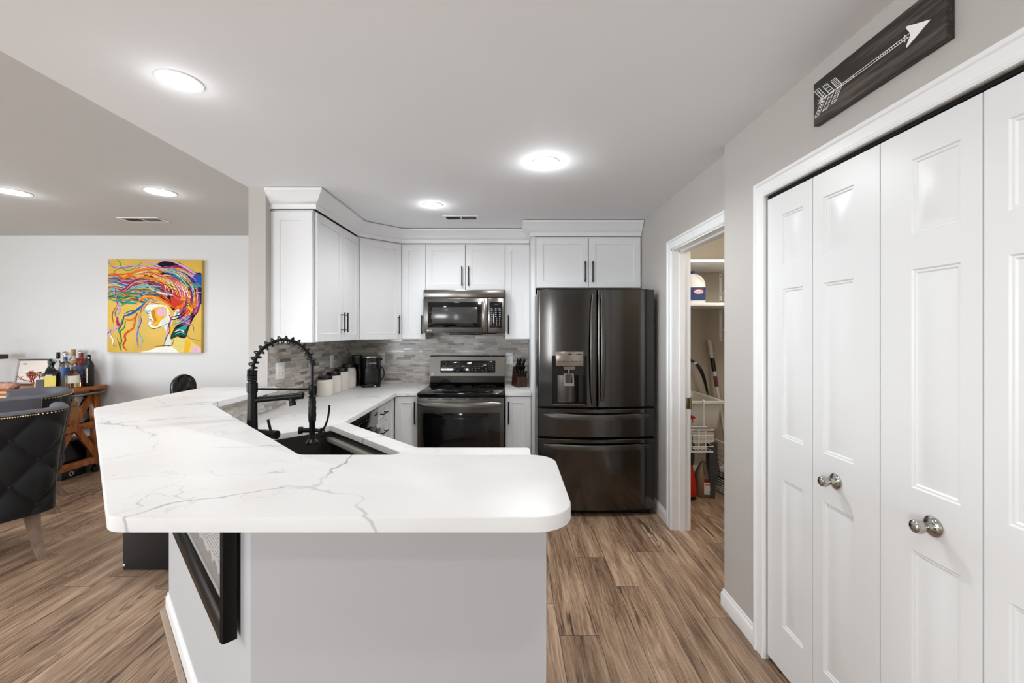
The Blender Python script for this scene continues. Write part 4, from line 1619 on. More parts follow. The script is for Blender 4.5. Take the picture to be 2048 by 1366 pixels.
def stroke(col, pts, w, taper=True, jit=0):
    LAY[0] += 1
    yy = -.0361 - LAY[0] * 6e-6
    P = crom([Vector((x + random.uniform(-jit, jit), y + random.uniform(-jit, jit), 0)) for x, y in pts], 7)
    L_, R_ = [], []
    n = len(P)
    for i, p in enumerate(P):
        d = (P[min(i + 1, n - 1)] - P[max(i - 1, 0)])
        if d.length < 1e-6:
            continue
        d.normalize()
        k = i / (n - 1)
        ww = w * (math.sin(PI * (.06 + .88 * k)) ** .6 if taper else 1) * (1 + .18 * math.sin(i * 1.3)) / 2
        nn = Vector((-d.y, d.x, 0)) * ww
        L_.append(clampc(pt(*(p + nn)[:2])))
        R_.append(clampc(pt(*(p - nn)[:2])))
    for i in range(len(L_) - 1):
        b.poly([(L_[i][0], yy, L_[i][1]), (L_[i + 1][0], yy, L_[i + 1][1]), (R_[i + 1][0], yy, R_[i + 1][1]), (R_[i][0], yy, R_[i][1])], keys.index(col))


# shoulder, neck, face
blob('y', [(640, 1275), (700, 1215), (900, 1180), (950, 1080), (1090, 1080), (1285, 1210), (1285, 1275)], False)
blob('W', [(500, 1275), (650, 1240), (700, 1215), (900, 1190), (1010, 1275)], False)
blob('k', [(1150, 1275), (1200, 1180), (1285, 1220), (1285, 1275)], False)
blob('Y', [(1060, 1275), (1090, 1090), (1160, 1140), (1130, 1275)], False)
blob('c', [(800, 930), (860, 780), (930, 850), (900, 1000), (900, 1180), (820, 1190), (845, 1040)])
blob('Y', [(880, 1000), (930, 850), (990, 850), (960, 960), (920, 1090), (890, 1100)])
blob('W', [(575, 690), (640, 650), (800, 660), (870, 720), (880, 800), (840, 910), (700, 955), (630, 945), (610, 890), (630, 860), (600, 830), (625, 800), (570, 750)])
blob('Y', [(640, 740), (700, 690), (830, 690), (840, 800), (770, 860), (720, 940), (640, 910), (680, 860)])
blob('o', [(640, 740), (690, 720), (700, 800), (720, 860), (690, 870), (650, 800)])
blob('k', [(705, 740), (770, 690), (830, 720), (820, 790), (740, 800)])
blob('c', [(760, 890), (860, 780), (850, 890), (800, 920)])
stroke('K', [(575, 750), (600, 770), (625, 772)], 10)
stroke('S', [(560, 735), (600, 745), (640, 725)], 26)
stroke('K', [(600, 825), (640, 850), (690, 885)], 8)
stroke('L', [(610, 850), (650, 875), (690, 890)], 14)
stroke('D', [(610, 920), (650, 962), (720, 958), (840, 905)], 9)
stroke('K', [(700, 1195), (820, 1185), (910, 1180), (940, 1100)], 9)
# hair masses
blob('K', [(470, 640), (520, 560), (700, 560), (860, 640), (900, 700), (960, 770), (1010, 870), (940, 960), (900, 1080), (960, 1060), (1080, 1085), (1130, 950), (1190, 820), (1250, 730), (1280, 560), (1285, 260), (1200, 230), (1000, 110), (800, 90), (640, 180), (540, 300), (560, 440), (480, 560)])
blob('R', [(880, 520), (980, 420), (1090, 500), (1110, 640), (1170, 720), (1060, 780), (950, 720), (900, 620)])
blob('O', [(700, 300), (820, 260), (960, 300), (1080, 400), (1140, 520), (1040, 470), (900, 440), (800, 400)])
blob('Y', [(720, 330), (820, 300), (920, 360), (960, 440), (860, 440), (780, 400)])
blob('O', [(1080, 520), (1140, 480), (1170, 620), (1180, 740), (1100, 780), (1000, 770), (950, 690), (1040, 640)])
blob('R', [(1000, 700), (1100, 660), (1160, 720), (1140, 790), (1040, 790)])
blob('P', [(690, 190), (900, 170), (1040, 200), (1100, 300), (960, 270), (820, 240)])
blob('B', [(880, 180), (1000, 180), (1060, 260), (960, 250)])
blob('L', [(960, 110), (1080, 150), (1200, 260), (1160, 300), (1060, 210)])
blob('B', [(1110, 300), (1285, 260), (1285, 420), (1180, 420)])
blob('T', [(1140, 380), (1230, 370), (1285, 430), (1160, 430)])
blob('N', [(1150, 470), (1285, 430), (1285, 640), (1200, 600)])
blob('M', [(1190, 590), (1260, 640), (1240, 740), (1190, 780), (1200, 680)])
blob('M', [(1000, 780), (1100, 790), (1160, 820), (1120, 900), (1020, 900)])
blob('P', [(640, 300), (780, 380), (880, 520), (800, 560), (700, 440)])
blob('M', [(700, 340), (780, 400), (870, 510), (820, 510), (740, 430)])
blob('D', [(900, 1040), (960, 960), (1080, 950), (1100, 1060), (1000, 1060), (900, 1100)])
blob('T', [(960, 980), (1090, 900), (1130, 880), (1080, 980)])
stroke('W', [(940, 1010), (1010, 980), (1080, 1010)], 14)
stroke('S', [(950, 1040), (1020, 1010), (1090, 1040)], 10)
blob('W', [(930, 810), (950, 740), (990, 705), (1010, 740), (990, 810), (930, 840)])
blob('S', [(950, 790), (970, 740), (995, 740), (980, 800)])
for k in range(26):
    x = 720 + k * 15
    stroke(random.choice('YOOWRWk'), [(x, 300 + k * 4), (x + 50, 360 + k * 6), (x + 90, 450 + k * 7)], random.uniform(5, 13), jit=12)
for k in range(14):
    stroke(random.choice('LBTPSWk'), [(660 + k * 20, 180 + k * 3), (800 + k * 22, 220 + k * 6), (1000 + k * 16, 330 + k * 12)], random.uniform(6, 14), jit=14)
for k in range(12):
    stroke(random.choice('ORYYK'), [(1010 + k * 8, 560 + k * 12), (1080 + k * 6, 600 + k * 10), (1170, 700 + k * 5)], random.uniform(7, 14), jit=14)
for k in range(12):
    stroke(random.choice('MPLkN'), [(1160 + k * 8, 460), (1190 + k * 6, 600), (1240 - k * 6, 740)], random.uniform(5, 12), jit=12)
for k in range(10):
    stroke(random.choice('MLPTk'), [(1000, 800 + k * 11), (1080, 810 + k * 10), (1150, 860 + k * 6)], random.uniform(6, 12), jit=10)
for k in range(9):
    stroke(random.choice('GTWDS'), [(560 + k * 8, 350 + k * 9), (620 + k * 8, 420 + k * 8), (720 + k * 10, 460 + k * 7), (860, 530)], random.uniform(7, 14), jit=10)
stroke('L', [(1140, 500), (1170, 450), (1240, 440)], 12); stroke('W', [(1170, 540), (1200, 500), (1280, 490)], 10)
rr_ = random.Random(23)
for k in range(70):                 # extra bright streaks following the sweep of the hair
    th = rr_.uniform(-1.9, .9)
    R0 = rr_.uniform(190, 400)
    c0, c1 = 830 + rr_.uniform(-40, 60), 560 + rr_.uniform(-50, 40)
    P_ = [(c0 + R0 * math.cos(th + q * .16) * 1.05, c1 + R0 * math.sin(th + q * .16)) for q in range(5)]
    P_ = [(min(1275, max(560, x)), max(95, min(1000, y))) for x, y in P_]
    stroke(rr_.choice('OORYYMPLTBWkKKSG'), P_, rr_.uniform(5, 15), jit=6)
for k in range(26):
    x, y = rr_.uniform(540, 900), rr_.uniform(300, 540)
    stroke(rr_.choice('KKGTWMLYOP'), [(x, y), (x + 60, y + rr_.uniform(5, 40)), (x + 140, y + rr_.uniform(30, 90))], rr_.uniform(4, 11), jit=8)
for k in range(34):
    x, y = rr_.uniform(420, 560), rr_.uniform(165, 330)
    stroke(rr_.choice('OOYYkWRyOo'), [(x, y), (x + 100, y + rr_.uniform(-25, 10)), (x + 200, y + rr_.uniform(-10, 40)), (x + 300, y + rr_.uniform(10, 80))], rr_.uniform(7, 17), jit=8)
for k in range(14):
    y = 470 + k * 11
    stroke(rr_.choice('TGSKYOWM'), [(420, y), (520, y - 10), (640, y - 4), (740, y + 30)], rr_.uniform(5, 11), jit=10)
# windblown strands to the left
for k in range(44):
    y0 = 265 + k * 7.5 + random.uniform(-16, 16)
    ye = 250 + (k % 22) * 15
    c = random.choice('OORYTGSBLPMWk' if k < 26 else 'GTTOYSWKR')
    am = random.uniform(10, 60)
    stroke(c, [(88, y0), (180, y0 - am * .4), (290, y0 + am), (400, (y0 + ye) / 2 + am * .4), (520, ye + am * .6 + 40), (random.uniform(590, 780), ye + random.uniform(30, 110))], random.uniform(7, 18), jit=8)
for k in range(16):
    y0 = 290 + k * 18
    stroke('K', [(100, y0), (260, y0 + 12), (420, y0 + 40), (560, 330 + k * 16)], random.uniform(2.5, 5), jit=10)
# sweeping top strands
stroke('L', [(92, 90), (130, 150), (220, 180), (360, 155), (480, 160), (620, 160), (760, 190)], 22)
stroke('P', [(92, 110), (140, 165), (230, 185), (380, 165), (520, 150)], 7)
stroke('T', [(200, 70), (240, 110), (260, 170), (330, 215), (420, 190), (520, 110)], 12)
stroke('O', [(92, 285), (200, 270), (320, 262), (420, 240), (520, 210), (660, 195)], 22)
stroke('R', [(92, 280), (210, 272), (330, 258), (420, 290)], 10)
stroke('O', [(260, 360), (340, 290), (440, 225), (560, 200), (700, 200)], 26)
stroke('L', [(500, 70), (580, 110), (700, 140), (800, 190), (900, 250)], 18)
stroke('L', [(640, 180), (700, 110), (820, 80), (960, 110), (1100, 190), (1230, 260)], 20)
stroke('M', [(720, 180), (860, 165), (990, 150), (1100, 210), (1200, 270)], 16)
stroke('k', [(900, 80), (1010, 130), (1130, 200), (1220, 250)], 12)
stroke('K', [(820, 150), (880, 110), (980, 130)], 5)
stroke('K', [(160, 260), (190, 210), (280, 185)], 4)
stroke('G', [(1000, 280), (1080, 360), (1140, 440)], 16); stroke('W', [(1020, 300), (1080, 380), (1130, 430)], 7); stroke('y', [(1010, 340), (1060, 400), (1120, 440)], 10)
# fringe and hanging strands
stroke('O', [(470, 630), (540, 570), (640, 550), (760, 580), (860, 640), (930, 690)], 34)
stroke('Y', [(480, 600), (560, 555), (660, 550), (760, 580)], 14)
stroke('R', [(740, 520), (820, 570), (900, 640), (940, 690)], 24)
for k in range(8):
    stroke('WYKykRyK'[k], [(660 - k * 6, 580), (600 - k * 8, 660), (520 - k * 3, 750 + k * 4)], 7 + k % 3)
for c, w, P_ in [('B', 30, [(560, 640), (470, 720), (380, 780), (290, 810)]), ('G', 16, [(470, 720), (380, 740), (300, 780)]), ('O', 22, [(470, 760), (430, 830), (370, 860), (300, 840)]),
                 ('R', 24, [(470, 770), (440, 860), (420, 960), (350, 1010), (310, 1060), (320, 1120), (290, 1190), (340, 1250)]), ('O', 10, [(460, 790), (430, 900), (420, 970), (340, 1020), (305, 1080)]),
                 ('S', 16, [(480, 790), (490, 880), (470, 960), (500, 1050), (540, 1120), (510, 1180)]), ('L', 16, [(505, 780), (510, 870), (480, 980), (470, 1080), (480, 1180), (540, 1235)]),
                 ('P', 8, [(500, 800), (520, 870), (475, 1000), (470, 1120), (485, 1230)]), ('T', 18, [(300, 800), (270, 880), (230, 980), (260, 1060)]), ('K', 8, [(300, 810), (280, 900), (230, 990)]),
                 ('G', 16, [(320, 870), (300, 960), (250, 1010), (270, 1130), (250, 1180), (270, 1260)]), ('K', 5, [(215, 1090), (240, 1170), (255, 1260)]),
                 ('L', 28, [(185, 480), (195, 560), (220, 660), (240, 740), (200, 800)]), ('M', 14, [(185, 450), (195, 560), (225, 680)]), ('M', 34, [(215, 820), (215, 880), (230, 940), (180, 980)]),
                 ('L', 36, [(235, 940), (170, 980), (120, 1010), (120, 1060), (160, 1100)]), ('W', 18, [(120, 1030), (140, 1080), (165, 1120), (150, 1190)]), ('K', 8, [(70, 1040), (110, 1020), (150, 980)]),
                 ('R', 10, [(215, 660), (170, 730), (150, 800), (165, 900)]), ('T', 12, [(215, 700), (185, 770), (200, 830)]),
                 ('T', 20, [(250, 680), (320, 640), (400, 640), (470, 650)]), ('G', 14, [(88, 520), (180, 570), (300, 600), (460, 640)]), ('T', 18, [(88, 560), (180, 610), (300, 600), (440, 640)]),
                 ('P', 16, [(870, 780), (900, 840), (870, 920), (860, 1000)]), ('R', 14, [(910, 800), (890, 880), (880, 1000), (850, 1060)]), ('L', 12, [(860, 1000), (830, 1080), (815, 1160)]), ('K', 7, [(880, 1010), (840, 1090), (815, 1170)]),
                 ('K', 4, [(1100, 1040), (1150, 1090), (1285, 1115)]), ('K', 4, [(1160, 900), (1190, 950), (1180, 1000)]), ('K', 3, [(160, 1195), (190, 1190), (215, 1205)])]:
    stroke(c, P_, w)
tag(b.ob('painted_image', pm, cv, smooth=0), kind=None)

# ================================================================== bar cart
m_sheesham = wood('honey_sheesham', '#6d3413', '#a8622b', '#c98a4a', 0, .32, 1.0)
m_sheesh_z = wood('honey_sheesham_upright', '#6d3413', '#a8622b', '#c98a4a', 2, .32, 1.0)
CX0, CX1, CY0, CY1 = -5.75, -4.23, 3.92, 4.395
t = thing('bar_cart', 'honey brown wooden bar cart with X-shaped end brace against the dining wall', 'bar cart', (-4.99, 4.157, 0))
ox, oy = -4.99, 4.157


def cbox(b, x0, x1, y0, y1, z0, z1, bev=.003, **k):
    b.box(x0 - ox, x1 - ox, y0 - oy, y1 - oy, z0, z1, bev, **k)


b = B(); cbox(b, CX0 - .05, CX1 + .055, CY0 - .02, CY1 + .02, .855, .895, .006); tp = b.ob('top', m_sheesham, t)
for x in (CX0, CX1 - .055):
    for y in (CY0, CY1 - .055):
        b = B(); cbox(b, x, x + .055, y, y + .055, .085, .855); b.ob('leg', m_sheesh_z, t)
        b = B(); b.lathe([(.036, -.012), (.036, .012)], (x + .027 - ox, y + .027 - oy, .036), 20, 0, align((1, 0, 0))); b.box(x + .01 - ox, x + .045 - ox, y + .018 - oy, y + .038 - oy, .05, .087)
        tag(b.ob('caster', M['blackmetal'], t), 'dark metal caster')
for z in (.10, .465):
    b = B(); cbox(b, CX0 + .01, CX1 - .01, CY0 + .01, CY1 - .01, z + .02, z + .04)
    cbox(b, CX1 - .05, CX1 - .006, CY0 + .05, CY1 - .05, z, z + .062)
    cbox(b, CX0 + .006, CX0 + .05, CY0 + .05, CY1 - .05, z, z + .062)
    cbox(b, CX0 + .05, CX1 - .05, CY0 + .006, CY0 + .04, z, z + .062)
    b.ob('shelf', m_sheesham, t)
b = B(); cbox(b, CX0 + .05, CX1 - .05, CY0 + .004, CY0 + .03, .77, .855)
tag(b.ob('apron', wood('pale_sheesham', '#a9742f', '#c9964e', '#dcb371', 0, .35), t), 'pale honey front apron')
for x in (CX1 - .028, CX0 + .028):
    for k, (za, zb) in enumerate(((.17, .84), (.84, .17))):
        b = B()
        p0, p1 = Vector((x - ox + .012 * (1 if k else -1), CY0 + .03 - oy, za)), Vector((x - ox + .012 * (1 if k else -1), CY1 - .03 - oy, zb))
        d = (p1 - p0)
        nrm = Vector((0, -d.z, d.y)).normalized() * .029
        b.ring_loft([[p + nrm * s1 + Vector((.011 * s2, 0, 0)) for s1, s2 in ((-1, -1), (1, -1), (1, 1), (-1, 1))] for p in (p0, p1)])
        b.ob('brace', m_sheesh_z, t)
b = B(); b.cyl((CX1 + .035 - ox, CY0 - .0 - oy, .823), (CX1 + .035 - ox, CY1 + .02 - oy, .823), .0115, n=14)
for y in (CY0 + .04, CY1 - .04):
    b.cyl((CX1 - ox - .004, y - oy, .823), (CX1 + .035 - ox, y - oy, .823), .007, n=10)
tag(b.ob('towel_rail', M['lsteel'], t), 'grey metal towel rail')
CZ = .8955

# ------------------------------------------------------------------ bottles
m_clear = glass('clear_glass', '#ffffff')
m_green = glass('green_glass', '#2f5a26')
m_amber = glass('amber_liquor', '#b5521e')
m_dark = plain('dark_liquor', '#120705', .12)
m_liq = glass('pale_liquor', '#e9c98d')
m_redliq = plain('red_brown_liquor', '#7c2313', .15)
m_blue = plain('blue_label', '#3f5f96', .5, var=.3, scale=60)
m_yel = plain('yellow_label', '#e3cf5d', .5, var=.15, scale=60)
m_paper = plain('white_label', '#ece7db', .6, var=.08, scale=60)
m_cork = plain('cork_tan', '#b08a56', .6, var=.2, scale=80)
m_silver = plain('silver_cap', '#c9c9cb', .18, 1.0)


def bottle(name, label, x, y, z, prof, mat, cap=None, mcap=None, lab=None, mlab=None, square=None, liquid=None, n=24, rz=0.0, sx=1.0):
    """prof: (r, z) outline; cap: outline; lab: (z0, z1, r, angle width)"""
    t = thing(name, label, 'bottle', (x, y, z), rz, 'bottles on the bar cart')
    S = Matrix.Diagonal((sx, 1, 1, 1))
    b = B()
    if square:
        rings = []
        for r, zz in prof:
            sq = min(r / .045, 1)
            P_ = []
            for i in range(24):
                a = 2 * PI * i / 24 + PI / 4
                c_, s_ = math.cos(a), math.sin(a)
                k = 1 / max(abs(c_), abs(s_))
                kk = (1 - sq) + sq * min(k, 1.32)
                P_.append((r * c_ * kk * .9, r * s_ * kk * .9, zz))
            rings.append(P_)
        b.ring_loft(rings)
    else:
        b.lathe(prof, n=n, M=S)
    b.ob('glass_body', mat, t, smooth=50)
    if liquid:
        b = B(); b.lathe([(max(.002, r - .003), max(zz, .004)) for r, zz in prof if zz <= liquid[0]] + [(max(.002, liquid[2] - .003), liquid[0])], n=n, M=S); b.ob('liquor', liquid[1], t, smooth=50)
    if cap:
        b = B(); b.lathe(cap, n=20); b.ob('cap', mcap, t, smooth=40)
    for q in (lab or ()):
        z0, z1, r, w, m_, a = q
        b = B()
        k = 14
        ang = [a - w / 2 + w * i / k for i in range(k + 1)]
        if square:
            b.box(-r * .8, r * .8, -r * 1.0, -r * .99, z0, z1, M=rotz(a + PI / 2))
        else:
            b.ring_loft([[(r * sx * math.cos(q_), r * math.sin(q_), zz) for q_ in ang] for zz in (z0, z1)], cap0=False, cap1=False, closed=False)
        b.ob('label', m_, t)
    return t


FA = math.atan2(-4.2, 4.3)      # direction from the cart towards the viewer
bottle('liquor_bottle', 'square dark whisky bottle with yellow label at the cart front', -4.345, 4.04, CZ, [(.050, 0), (.052, .006), (.052, .145), (.047, .165), (.018, .195), (.014, .21), (.014, .245), (.0165, .247), (.0165, .252)], m_dark,
       [(.017, .236), (.018, .238), (.018, .262), (.015, .264)], M['blackplastic'], [(.012, .13, .0478, 0, m_yel, -PI / 2)], square=True, rz=math.radians(28))
bottle('liquor_bottle', 'green wine bottle behind the square whisky bottle', -4.57, 4.225, CZ, [(.037, 0), (.039, .006), (.039, .13), (.030, .165), (.016, .195), (.0135, .21), (.0135, .262), (.0155, .264), (.0155, .272)], m_green,
       [(.0145, .225), (.0155, .226), (.0155, .274), (.013, .276)], plain('dark_green_foil', '#16321c', .3, .3), [(.03, .10, .0395, 2.4, m_paper, FA)])
bottle('liquor_bottle', 'tall clear bottle with black screw cap', -4.63, 4.36, CZ, [(.036, 0), (.038, .006), (.038, .20), (.030, .225), (.0145, .245), (.0135, .27)], m_clear,
       [(.0155, .268), (.016, .27), (.016, .334), (.014, .336)], plain('black_gold_cap', '#17140f', .3), [(.06, .16, .0385, 2.2, m_paper, FA)])
bottle('liquor_bottle', 'clear tequila bottle with blue label and domed silver cap', -4.44, 4.25, CZ, [(.046, 0), (.048, .006), (.048, .19), (.040, .222), (.02, .245), (.018, .25), (.018, .318)], m_clear,
       [(.019, .316), (.0265, .322), (.0265, .332), (.018, .346), (.004, .351)], m_silver, [(.11, .19, .0485, 1.8, m_blue, FA - .2), (.258, .298, .0185, 1.6, m_blue, FA)], sx=1.0)
bottle('liquor_bottle', 'short clear bottle with white label and cork stopper', -4.275, 4.165, CZ, [(.050, 0), (.053, .006), (.053, .11), (.044, .14), (.022, .168), (.019, .18), (.019, .235)], m_clear,
       [(.017, .228), (.022, .238), (.022, .262), (.018, .266)], m_cork, [(.045, .118, .0535, 1.7, m_paper, FA)], liquid=(.045, m_liq, .053))
bottle('liquor_bottle', 'tall clear bottle with tan cork cap behind the short clear one', -4.483, 4.37, CZ, [(.034, 0), (.036, .006), (.036, .24), (.028, .268), (.0145, .288), (.0135, .30)], m_clear,
       [(.0165, .298), (.0175, .30), (.0175, .345), (.0165, .348), (.0195, .35), (.0195, .362), (.016, .364)], m_cork, [(.06, .17, .0365, 2.0, m_paper, FA)], liquid=(.12, m_liq, .036))
bottle('liquor_bottle', 'red-brown tequila bottle with blue label and domed silver cap', -4.40, 4.365, CZ, [(.048, 0), (.050, .006), (.050, .235), (.042, .262), (.02, .275), (.018, .28), (.018, .325)], m_redliq,
       [(.019, .323), (.0265, .329), (.0265, .339), (.018, .353), (.004, .358)], m_silver, [(.08, .20, .0505, 1.7, m_blue, FA - .35), (.115, .14, .051, .5, m_paper, FA + .35)])
bottle('liquor_bottle', 'matte black bottle at the right end of the cart', -4.235, 4.275, CZ, [(.042, 0), (.044, .006), (.044, .205), (.036, .235), (.0185, .262), (.016, .275), (.016, .29)], plain('matte_black_glass', '#0d0d0e', .4),
       [(.0185, .262), (.019, .264), (.019, .316), (.016, .318)], M['blackplastic'], [(.035, .18, .0445, .18, m_paper, FA - .25), (.088, .102, .0446, .55, plain('red_label', '#b02a22', .5), FA - .55), (.275, .292, .0194, .8, m_paper, FA)])
tb = bottle('liquor_bottle', 'green whiskey bottle with red label on the cart middle shelf', -4.895, 4.12, .506, [(.038, 0), (.040, .006), (.040, .175), (.033, .20), (.018, .222), (.015, .235), (.015, .262)], plain('dark_green_bottle', '#0f2a16', .1),
       [(.0165, .235), (.017, .237), (.017, .290), (.014, .292)], m_paper, [(.085, .155, .0405, 2.4, plain('red_orange_label', '#c63a1c', .5), FA)])
text('label_text', 'JAMESON', .019, M['white_ink'], tb, (.0412 * math.cos(FA), .0412 * math.sin(FA), .134), (PI / 2, 0, FA + PI / 2), .0002)

# ------------------------------------------------------------------ other things on the cart
t = thing('certificate_frame', 'silver framed certificate leaning on the wall on the cart', 'picture frame', (-4.905, 4.355, CZ), rot=(-.16, 0, math.radians(5)))
W, H = .30, .265
prof = [(0, 0), (0, .012), (.006, .016), (.012, .012), (.016, .006), (.016, 0)]
rings = [[(px + qx * o - W / 2, -h, pz + qz * o) for o, h in prof] for (px, pz), (qx, qz) in zip([(0, 0), (W, 0), (W, H), (0, H)], [(1, 1), (-1, 1), (-1, -1), (1, -1)])]
rings.append(rings[0])
b = B(); b.ring_loft(rings, cap0=False, cap1=False); b.ob('frame', m_silver, t)
b = B(); b.box(-W / 2 + .014, W / 2 - .014, -.006, -.001, .014, H - .014)
b.ob('certificate', plain('cream_certificate', '#f0e6dc', .6, var=.12, scale=120), t)
b = B(); b.box(-.10, -.06, -.0066, -.0058, H - .055, H - .045)
b.ob('certificate_print', plain('brown_print', '#7b6353', .6), t)
t = thing('photo_frame', 'small white framed photo between red coral and whisky bottle', 'picture frame', (-4.52, 4.10, CZ), rot=(-.15, 0, math.radians(30)))
b = B(); b.box(-.045, .045, -.008, 0, 0, .092, .002); b.ob('frame', M['white'], t)
b = B(); b.box(-.037, .037, -.0088, -.0075, .008, .084); b.ob('photo', plain('dark_snapshot', '#3d3328', .3, var=.9, scale=60), t)
# red coral branch
t = thing('coral_branch', 'red-orange branching coral ornament in front of the certificate', 'ornament', (-4.69, 4.20, CZ))
b = B(); rnd = random.Random(4)


def branch(p, d, L, r, dep):
    q = p + d * L
    b.tube([p, p.lerp(q, .5) + Vector((rnd.uniform(-.004, .004), 0, rnd.uniform(-.004, .004))), q], r, 5, radii=[r, r * .9, r * .75])
    if dep == 0:
        b.ball(q, r * 1.5, n=6)
        return
    for k in range(rnd.choice((2, 3, 3))):
        dd = (d + Vector((rnd.uniform(-.9, .9), rnd.uniform(-.7, .7), rnd.uniform(-.35, .7)))).normalized()
        branch(q, dd, L * rnd.uniform(.62, .85), r * .78, dep - 1)


for k in range(3):
    branch(Vector((0, 0, .004)), Vector((-.7 + .5 * k, -.1, 1)).normalized(), .055, .0055, 4)
b.ob('branches', plain('coral_red', '#b5472a', .55, var=.3, scale=80), t)
b = B(); b.lathe([(.035, 0), (.03, .008), (.006, .010)], n=18); b.ob('base', plain('coral_base', '#c98a68', .6), t)
# pink rock
t = B(); bmesh.ops.create_icosphere(t.bm, subdivisions=3, radius=1)
rnd = random.Random(11)
from mathutils import noise as mnoise
for v in t.bm.verts:
    k = 1 + .28 * mnoise.noise(v.co * 1.6) + .10 * mnoise.noise(v.co * 4.2)
    v.co = Vector((v.co.x * .105 * k * (1.1 - .25 * v.co.x), v.co.y * .05 * k, max(-.02, v.co.z * .038 * k * (1 - .3 * v.co.x)) + .02))
o = tag(t.ob('rose_quartz_rock', plain('rose_quartz', '#d5a08b', .6, var=.35, scale=25), smooth=20, loc=(-4.815, 4.09, CZ)), 'rough pink quartz rock on the cart', 'rock')
# two-tier stand and glasses
t = thing('tiered_stand', 'two-tier dark stand cut by the left picture edge on the cart', 'tiered stand', (-5.125, 4.17, CZ))
b = B(); b.lathe([(.13, 0), (.15, .006), (.165, .03), (.16, .032), (.145, .012), (.001, .010)], n=40); tag(b.ob('tray', M['blackmetal'], t), 'black round lower tray')
b = B(); b.box(-.17, .095, -.10, .10, .275, .322, .006); tag(b.ob('upper_tray', wood('dark_walnut', '#1c1310', '#33231b', '#4d372b', 0, .4), t), 'dark wood upper tray')
b = B(); b.cyl((-.08, .06, .01), (-.08, .06, .276), .008); b.ob('post', M['blackmetal'], t)
m_thin = pane('thin_glass', '#ffffff', .2)


def stemglass(label, x, y, z):
    t = thing('cocktail_glass', label, 'glass', (x, y, z))
    b = B(); b.lathe([(.034, 0), (.034, .003), (.006, .008), (.004, .02), (.004, .085), (.009, .094), (.052, .148), (.0505, .149), (.007, .097), (.001, .096)], n=28); b.ob('glass_body', m_thin, t, smooth=50)
stemglass('clear cocktail glass on the lower tray of the tiered stand', -5.045, 4.13, CZ + .0125)
stemglass('clear cocktail glass on the upper tray of the tiered stand', -5.085, 4.17, CZ + .3225)
# paper tag on the towel rail
t = thing('paper_tag', 'brown paper tag hanging by white string from the cart rail', 'tag', (-4.197, 4.10, .70))
b = B(); b.prism([(-.030, -.12), (.030, -.09), (.030, .055), (.014, .075), (-.014, .075), (-.030, .055)], -.0008, .0008, M=Matrix.Rotation(.95, 4, 'Z') @ Matrix.Rotation(PI / 2, 4, 'X'))
tg = b.ob('card', plain('kraft_paper', '#a8794a', .75, var=.15, scale=60), t)
b = B(); b.tube([(.0 + .014 * math.cos(q), .004 * math.sin(q), .100 + .042 * math.sin(q)) for q in [2 * PI * k / 18 for k in range(18)]], .0016, 5, closed=True)
b.ob('string', M['white'], t)
b = B(); b.box(-.016, .016, -.0014, -.0009, .02, .028, M=rotz(.95)); b.ob('print', plain('tag_print', '#6e4d2c', .7), t)
m_wine = plain('dark_wine_glass', '#0d1210', .12)
for x, y, lb in ((-4.335, 4.335, 'dark wine bottle on the cart middle shelf nearest the wall end brace'), (-4.47, 4.34, 'dark wine bottle behind the magazines on the cart middle shelf'), (-4.64, 4.30, 'dark wine bottle on the cart middle shelf, farthest from the end brace')):
    bottle('wine_bottle', lb, x, y, .506, [(.036, 0), (.038, .006), (.038, .18), (.030, .212), (.015, .24), (.0135, .29), (.0155, .292), (.0155, .305), (.012, .308)], m_wine, None, None, [(.05, .13, .0385, 2.2, plain('muted_wine_label', '#5b574e', .6, var=.2, scale=50), FA)])
t = thing('storage_bin', 'black lidded bin on the bottom shelf of the bar cart', 'bin', (-4.46, 4.20, .1405))
b = B(); b.prism(rpoly([(-.15, -.15), (.15, -.15), (.15, .15), (-.15, .15)], .03, 4), 0, .20, bev=.004); b.ob('body', M['blackplastic'], t)
b = B(); b.prism(rpoly([(-.156, -.156), (.156, -.156), (.156, .156), (-.156, .156)], .03, 4), .20, .225, bev=.006); b.ob('lid', M['blackplastic'], t)
# magazines on the middle shelf, boxes on the floor under the cart
for k, (c, dx, lb) in enumerate((('#d9d4cc', 0, 'lowest'), ('#b9a28a', .01, 'middle'), ('#e4e1da', -.012, 'top'))):
    b = B(); b.box(-.11, .11, -.14, .14, 0, .020, .002)
    tag(b.ob('magazine', plain('magazine_cover_%d' % k, c, .4, var=.3, scale=30), loc=(-4.42 + dx, 4.17, .5255 + .0201 * k + (0 if k < 1 else 0))), 'magazine on the cart middle shelf, %s of the small stack' % lb, 'magazine', 'magazines on the cart shelf')
t = thing('storage_box', 'black box with white emblem on the floor under the cart', 'box', (-4.47, 4.22, 0))
b = B(); b.box(-.15, .15, -.12, .12, 0, .075, .003); b.ob('carton', plain('black_carton', '#14161a', .4), t)
b = B()
Tm = Matrix.Translation((.1505, -.03, .04)) @ Matrix.Rotation(PI / 2, 4, 'Y')
b.lathe([(.022, -.0003), (.022, .0005), (.015, .0005), (.015, -.0003)], (0, 0, 0), 20, 0, Tm, False, False)
b.ob('emblem', M['white_ink'], t)
b = B(); b.box(-.12, .12, -.1, .1, 0, .05, .003)
tag(b.ob('storage_box', plain('white_carton', '#d8dce0', .5), loc=(-4.80, 4.12, 0)), 'white flat box on the floor under the cart', 'box')

